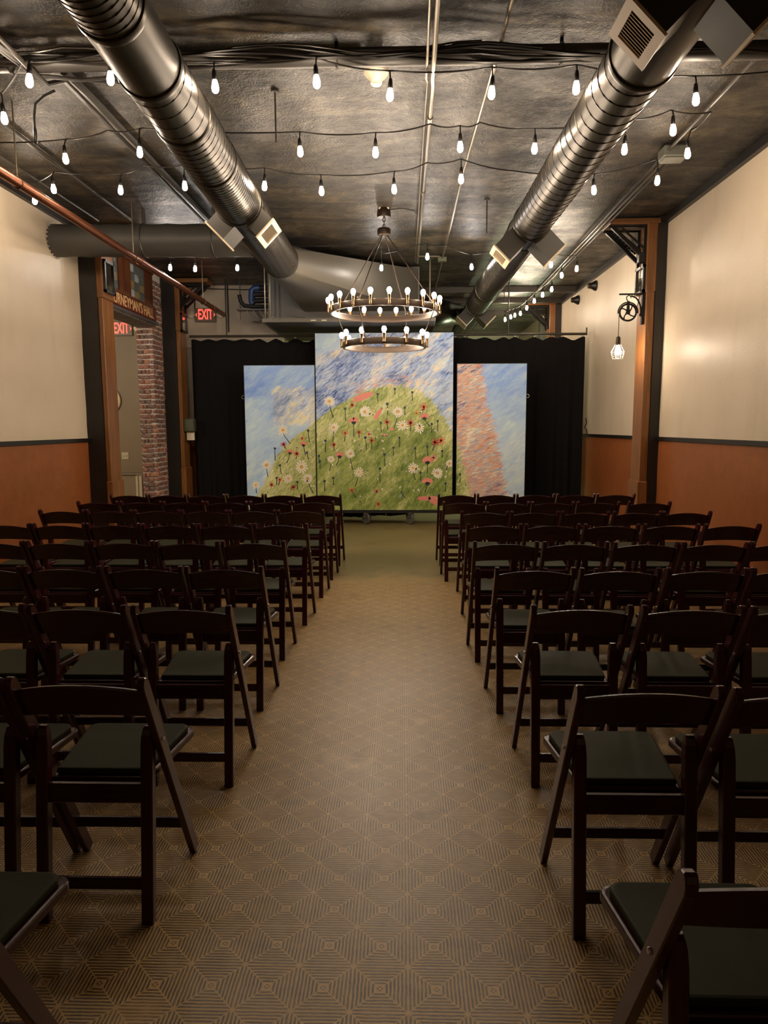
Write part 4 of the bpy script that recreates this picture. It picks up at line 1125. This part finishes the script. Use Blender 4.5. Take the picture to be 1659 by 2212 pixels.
# ------------------------------------------------------------------ exit signs
def exit_sign(cx, cy, cz, w, h, label, heads, two):
    t = thing('exit_sign', (cx, cy, cz - h / 2), label, 'exit sign', 'exit signs')
    MB().cbox((cx, cy + .03, cz), (w, .06, h), .006).build('housing', 'exit_case', t)
    MB().cbox((cx, cy - .002, cz), (w * .97, .008, h * .93), .003).build('face_plate', 'exit_case', t)
    RYm = Matrix(((1, 0, 0, 0), (0, 0, -1, 0), (0, 1, 0, 0), (0, 0, 0, 1)))
    text_mesh('letters', 'EXIT', 'exit_red', t, Matrix.Translation((cx, cy - .009, cz)) @ RYm, h * 1.05, .002, .004, width=w * .70)
    for s in ((-1, 1) if two else (1,)):
        x = cx + s * w * .435
        MB().prism([(x - s * .012, .03), (x + s * .016, 0), (x - s * .012, -.03), (x - s * .002, 0)], lambda u, q: Vector((u, cy - .012, cz + q)), lambda u, q: Vector((u, cy - .006, cz + q))).build('arrow', 'exit_red', t)
    for s in heads:
        x = cx + s * (w / 2 + .075)
        MB().lathe([(.055, 0), (.06, .01), (.05, .05), (.02, .08)], 16, (x, cy + .0, cz + .01), (0, 1, 0)).build('lamp_head', 'white_plastic', t, True)
        MB().bx(min(x, cx + s * w / 2), max(x, cx + s * w / 2), cy + .03, cy + .05, cz - .01, cz + .02).build('arm', 'white_plastic', t)
    return t
exit_sign(-3.235, 11.541, 3.325, .34, .22, 'red lit exit sign with emergency lamp heads on the cream wall above the curtain', (-1, 1), True)
exit_sign(-4.31, 10.72, 3.0, .34, .215, 'red lit exit sign with one lamp head inside the brick doorway', (1,), True)
MBx = MB().tube([(-4.33, 10.75, 3.12), (-4.33, 10.75, 3.4)], .012, 8)
tag(MBx.build('sign_stem', 'iron', None, org=(-4.33, 10.75, 3.12)), 'short black stem holding the exit sign inside the brick doorway', 'stem')

# vestibule fittings
t = thing('wall_switch', (-4.7, 11.59, .96), 'pale double switch plate on the taupe vestibule wall', 'switch')
MB().cbox((-4.7, 11.594, 1.02), (.12, .012, .12), .004).build('plate', 'white_plastic', t)
for x in (-4.725, -4.675): MB().cbox((x, 11.584, 1.02), (.014, .02, .03), .003).build('toggle', 'white_plastic', t)
t = thing('handrail', (-4.55, 11.3, 0), 'grey painted handrail panel inside the brick doorway', 'rail')
MB().cbox((-4.56, 11.3, .735), (.56, .06, .04), .008).build('top_rail', 'steel', t)
MB().cbox((-4.40, 11.3, .35), (.04, .05, .70), .006).build('baluster', 'white_plastic', t)
MB().cbox((-4.34, 11.3, .35), (.05, .05, .70), .006).build('baluster', 'white_plastic', t)
MB().bx(-4.84, -4.43, 11.31, 11.33, .0, .71).build('infill', 'taupe', t)
t = thing('round_mirror', (-4.96, 11.57, 1.72), 'round mirror in a pale frame on the taupe vestibule wall', 'mirror')
MB().lathe([(.22, 0), (.22, .031)], 28, (-4.96, 11.57, 1.95), (0, 1, 0)).build('glass', 'mirror', t, True)
MB().tube(arc((-4.96, 11.57, 1.95), .225, 0, 2 * PI, 28)[:-1], .014, 6, closed=True).build('frame', 'white_plastic', t, True)
# conduit and boxes on the walls
t = thing('wall_box', (-3.397, 11.05, 1.42), 'olive green electrical box on the conduit beside the curtain', 'box')
MB().cbox((-3.397, 11.02, 1.53), (.17, .12, .21), .008).build('body', 'green_box', t)
MB().cbox((-3.397, 10.955, 1.53), (.15, .012, .19), .004).build('cover', 'green_box', t)
MB().cbox((-3.397, 11.04, 1.36), (.12, .05, .14), .004).build('fitting', 'white_plastic', t)
tag(MB().tube([(-2.87, 11.585, 3.80), (-2.87, 11.585, 3.05)], .014, 8).build('wall_conduit', 'conduit_dark', None, True, org=(-2.87, 11.585, 3.05)), 'dark vertical conduit on the cream wall beside the exit sign', 'conduit')
tag(MB().tube([(-3.42, 11.592, 3.45), (-3.42, 11.592, 3.6), (-3.38, 11.592, 3.72), (-3.25, 11.592, 3.75), (-2.6, 11.592, 3.73), (-2.2, 11.592, 3.73)], .008, 6).build('wall_cable', 'cable', None, True, org=(-3.2, 11.592, 3.5)), 'black cable looping along the top of the cream wall to the exit sign', 'cable')
t = thing('electrical_box', (2.84, 14.3, 3.07), 'grey electrical box with bent conduit on the wall behind the curtain rod', 'box')
MB().cbox((2.841, 14.3, 3.32), (.20, .14, .5), .01).build('body', 'grey_box', t)
MB().tube([(2.84, 14.3, 3.56), (2.835, 14.3, 3.66), (2.80, 14.3, 3.74), (2.74, 14.3, 3.765), (2.44, 14.3, 3.77)], .022, 8).build('conduit', 'conduit', t, True)
# porcelain lampholders / cones on the wall
for y, z, lab in ((10.9, 3.61, 'dark conical wall fitting nearer the oak post with the pulley lamp'), (11.95, 3.585, 'dark conical wall fitting nearer the curtain end')):
    t = thing('wall_fitting', (XR, y, z - .07), lab, 'fitting')
    MB().lathe([(.075, 0), (.078, .02), (.06, .05), (.05, .075)], 20, (XR, y, z), (-1, 0, 0)).build('base', 'black_plastic', t, True)
    MB().lathe([(.045, .075), (.042, .12), (.03, .13)], 16, (XR, y, z), (-1, 0, 0)).build('nose', 'bronze', t, True)
tag(MB().tube([(2.88, 11.05, 1.62), (2.9, 11.05, 1.55), (2.87, 11.05, 1.47), (2.9, 11.05, 1.44), (2.91, 11.05, 1.38), (2.88, 11.05, 1.34)], .008, 6).build('cord_hook', 'cable', None, True, org=(2.89, 11.05, 1.4)), 'black cord tied back at the curtain edge by the wall', 'cord')

# ------------------------------------------------------------------ pulley lamp
PX_, PY_ = 2.555, 8.12
t = thing('pulley_lamp', (PX_, PY_, 2.25), 'black iron pulley lamp with a wire cage bulb hanging from the oak post', 'lamp')
bxx = XR - .11 - .095 - .02
MB().bx(bxx - .012, XR - .11 - .095 + .002, PY_ - .025, PY_ + .025, 2.64, 3.0).build('wall_plate', 'iron', t)
m = MB().beam((bxx, PY_, 2.975), (2.45, PY_, 2.975), .022, .016)
m.tube([(bxx - .014, PY_, 2.76), (bxx - .02, PY_, 2.83), (bxx - .04, PY_, 2.89), (bxx - .075, PY_, 2.935), (bxx - .13, PY_, 2.958)], .009, 8)
m.lathe([(.016, 0), (.02, .02), (.01, .04)], 10, (bxx - .016, PY_, 2.73))
m.build('arm', 'iron', t, True)
MB().tube([(PX_ + .03, PY_, 2.935), (PX_ + .022, PY_, 2.955), (PX_, PY_, 2.962), (PX_ - .022, PY_, 2.945), (PX_ - .02, PY_, 2.92), (PX_, PY_, 2.89), (PX_ + .004, PY_, 2.865)], .006, 8).build('s_hook', 'iron', t, True)
WZ, WR = 2.775, .092
wh = MB()
wh.tube(arc((PX_, PY_, WZ), WR, 0, 2 * PI, 36)[:-1], .011, 8, closed=True)
for yy in (-.011, .011): wh.tube(arc((PX_, PY_ + yy, WZ), WR + .004, 0, 2 * PI, 36)[:-1], .005, 6, closed=True)
for k in range(4):
    a = k * PI / 2 + .5
    wh.tube([(PX_ + r * math.cos(a + r * 6), PY_, WZ + r * math.sin(a + r * 6)) for r in (.012, .035, .06, WR)], [.011, .008, .007, .009], 6)
wh.lathe([(.022, -.016), (.024, 0), (.022, .016)], 14, (PX_, PY_, WZ), (0, 1, 0))
wh.build('pulley_wheel', 'iron', t, True)
m = MB().tube(arc((PX_, PY_, WZ), WR + .02, -.1, PI + .1, 20), .007, 6)
for yy in (-.022, .022): m.beam((PX_, PY_ + yy, WZ - .01), (PX_, PY_ + yy * .5, WZ + WR + .03), .006, .024, (1, 0, 0))
m.build('yoke', 'iron', t, True)
LXp = PX_ - WR - .006
MB().tube([(LXp, PY_, WZ), (LXp, PY_, 2.50)], .004, 6).build('cord', 'cable', t)
MB().lathe([(.010, .10), (.022, .09), (.026, .06), (.026, .0)], 14, (LXp, PY_, 2.41)).build('socket', 'bronze', t, True)
MB().lathe([(.014, 0), (.02, -.015), (.034, -.055), (.037, -.075), (.03, -.1), (.014, -.112), (.001, -.115)], 14, (LXp, PY_, 2.415)).build('bulb', 'bulb_cage', t, True)
cg = MB()
prof = [(.028, .0), (.05, -.04), (.074, -.085), (.074, -.105), (.058, -.165)]
for k in range(8):
    a = 2 * PI * k / 8
    cg.tube([(LXp + r * math.cos(a), PY_ + r * math.sin(a), 2.425 + z) for r, z in prof], .0022, 5)
for r, z in ((.074, -.085), (.074, -.105), (.066, -.135), (.058, -.165), (.03, -.165)):
    cg.tube([(LXp + r * math.cos(2 * PI * q / 20), PY_ + r * math.sin(2 * PI * q / 20), 2.425 + z) for q in range(20)], .0022, 5, closed=True)
cg.build('wire_cage', 'steel', t, True)
MB().tube([(PX_ + WR, PY_, WZ + .02), (PX_ + .14, PY_ + .02, 2.99), (bxx - .03, PY_, 3.03), (bxx - .034, PY_, 3.03), (bxx - .036, PY_, 3.315)], .004, 6).build('feed_cord', 'cable', t)
MB().cbox((bxx - .036, PY_ - .005, 3.365), (.075, .08, .11), .008).build('junction_box', 'black_plastic', t)

# the backstage light whose glow the photograph shows beside, above and under the curtain
t = thing('tube_light', (XR - .04, 14.3, 1.95), 'greenish white tube lamp on the wall, hidden behind the black curtain', 'light')
MB().bx(XR - .06, XR + .001, 13.7, 14.9, 1.94, 2.06).build('housing', 'white_plastic', t)
for dz in (-.03, .03): MB().tube([(XR - .075, 13.73, 2.0 + dz), (XR - .075, 14.87, 2.0 + dz)], .017, 8).build('tube', 'tube', t, True)

# ------------------------------------------------------------------ chairs
def make_chair():
    t = thing('folding_chair', (0, 0, 0), 'dark mahogany folding chair', 'chair', 'folding chairs in rows')
    hw = .2025
    top = Vector((0, -.05, .79)); foot = Vector((0, .365, 0))
    for s in (-1, 1):
        m = MB(); rings = []
        d = (foot - top).normalized(); nrm = Vector((0, -d.z, d.y)) * -1
        xs0, xs1 = s * (hw - .022), s * hw
        prof = [(0, .004), (.006, .013), (.014, .0185), (.026, .022), (.05, .0225), (.5, .0225), (.84, .021), (.885, .020)]
        for u, w in prof:
            p = top + (foot - top).normalized() * u
            rings.append([Vector((x, p.y + nrm.y * q, max(0, p.z + nrm.z * q))) for x, q in ((xs0 + s * .003, -w), (xs1 - s * .003, -w), (xs1, -w + .003), (xs1, w - .003), (xs1 - s * .003, w), (xs0 + s * .003, w), (xs0, w - .003), (xs0, -w + .003))])
        m.loft(rings); m.build('leg', 'mahogany', t)
    for s in (-1, 1):
        m = MB(); rings = []
        xa, xb = s * .142, s * .179
        for z, w in ((0, .015), (.02, .016), (.42, .0175), (.54, .0175), (.575, .0165), (.592, .012), (.60, .005)):
            yc = .065 * z / .6
            e = .0 if z < .56 else (z - .56) * .16
            rings.append([Vector((x, yc + q, z)) for x, q in ((xa + s * (.003 + e), -w), (xb - s * (.003 + e), -w), (xb - s * e, -w + .004), (xb - s * e, w - .004), (xb - s * (.003 + e), w), (xa + s * (.003 + e), w), (xa + s * e, w - .004), (xa + s * e, -w + .004))])
        m.loft(rings); m.build('leg', 'mahogany', t)
    # curved backrest, arched along the top
    m = MB(); rings = []; N = 14
    for i in range(N + 1):
        f = i / N * 2 - 1; x = f * (hw - .021)
        zt = .748 + .026 * (1 - f * f); zb_ = .652 + .012 * (1 - f * f); bow = -.016 * (1 - f * f)
        def yb(z): return -.05 + (.79 - z) / .79 * .415
        rings.append([Vector((x, yb(z) + bow + q, z)) for z, q in ((zb_, -.007), (zb_ + .004, -.010), (zt - .006, -.010), (zt, -.005), (zt, .003), (zt - .006, .008), (zb_ + .004, .008), (zb_, .005))])
    m.loft(rings)
    m.build('backrest', 'mahogany_h', t)
    def slab(z0, z1, ins, name, mat):
        y0, y1 = .072 + ins, .435 - ins; a, b = .150 - ins * .6, .192 - ins
        pl_ = []
        for cx, cy, r, a0 in ((b, y1, .03, 0), (-b, y1, .03, PI / 2)):
            sx = 1 if cx > 0 else -1
            pl_ += [(cx - sx * r + r * math.cos(a0 + q * PI / 8), cy - r + r * math.sin(a0 + q * PI / 8)) for q in range(5)]
        pl_ += [(-a, y0), (a, y0)]
        mm = MB(); cxm, cym = 0, (y0 + y1) / 2
        def sc(k): return [(cxm + (u - cxm) * k, cym + (w - cym) * k) for u, w in pl_]
        mm.loft([[Vector((u, w, z)) for u, w in sc(k)] for z, k in ((z0, .985), (z0 + .004, 1), (z1 - .005, 1), (z1 - .0015, .985), (z1, .955))])
        return mm.build(name, mat, t)
    st = slab(.405, .430, 0, 'seat', 'mahogany_h')
    slab(.4305, .450, .016, 'seat_pad', 'vinyl')
    MB().cbox((0, .046, .394), (.30, .018, .062), .003).build('seat_rail', 'mahogany_h', t)
    MB().cbox((0, .012, .12), (.294, .016, .038), .003).build('stretcher', 'mahogany_h', t)
    MB().cbox((0, .283, .155), (.372, .016, .036), .003).build('stretcher', 'mahogany_h', t)
    for s in (-1, 1): MB().lathe([(.007, 0), (.006, .004)], 8, (s * hw, .073, .556), (s, 0, 0)).build('pivot_bolt', 'steel', t)
    return t
ROWS_R = [(1.03, [.650, 1.07]), (1.83, [.68, 1.105]), (2.69, [.715, 1.155, 1.58]), (3.44, [.67, 1.095, 1.53, 1.955]), (4.23, [.64, 1.07, 1.5, 1.925, 2.345]),
          (5.02, [.67, 1.095, 1.525, 1.96, 2.4]), (5.79, [.69, 1.11, 1.535, 1.965, 2.38]), (6.54, [.585, 1.0, 1.425, 1.855, 2.335]), (7.31, [.575, .985, 1.4, 1.83, 2.25])]
ROWS_L = [(1.03, [-.985, -1.4]), (1.865, [-.935, -1.35, -1.77]), (2.68, [-.89, -1.315, -1.735]), (3.455, [-.92, -1.335, -1.76, -2.175]), (4.245, [-.94, -1.35, -1.76, -2.165, -2.585]),
          (5.035, [-.905, -1.32, -1.74, -2.16, -2.565, -2.985]), (5.89, [-.88, -1.3, -1.72, -2.14, -2.56, -2.975]), (6.595, [-.865, -1.28, -1.705, -2.13, -2.545, -2.97]), (7.285, [-.855, -1.26, -1.67, -2.08, -2.495, -2.905])]
ORD = ['first', 'second', 'third', 'fourth', 'fifth', 'sixth', 'seventh', 'eighth', 'ninth']
proto = make_chair(); first = True
crr = random.Random(5)
for rows, side in ((ROWS_R, 'pulley-lamp side'), (ROWS_L, 'brick-doorway side')):
    for ri, (ytop, xs) in enumerate(rows):
        rn = ORD[len(rows) - 1 - ri]
        for ci in range(1, len(xs)):                       # a hair of clearance between neighbours
            if abs(xs[ci] - xs[ci - 1]) < .4165: xs[ci] = xs[ci - 1] + math.copysign(.4165, xs[0])
        for ci, x in enumerate(xs):
            place = 'on the aisle' if ci == 0 else ORD[ci] + ' from the aisle'
            lab = 'mahogany folding chair %s, %s row from the painting, %s' % (place, rn, side)
            loc = (x, ytop + .05 + crr.uniform(-.008, .008), 0); rz = crr.uniform(-.004, .004)
            if first:
                proto.location = loc; proto.rotation_euler = (0, 0, rz); proto['label'] = lab; first = False
            else:
                copy_thing(proto, loc, rz, lab)
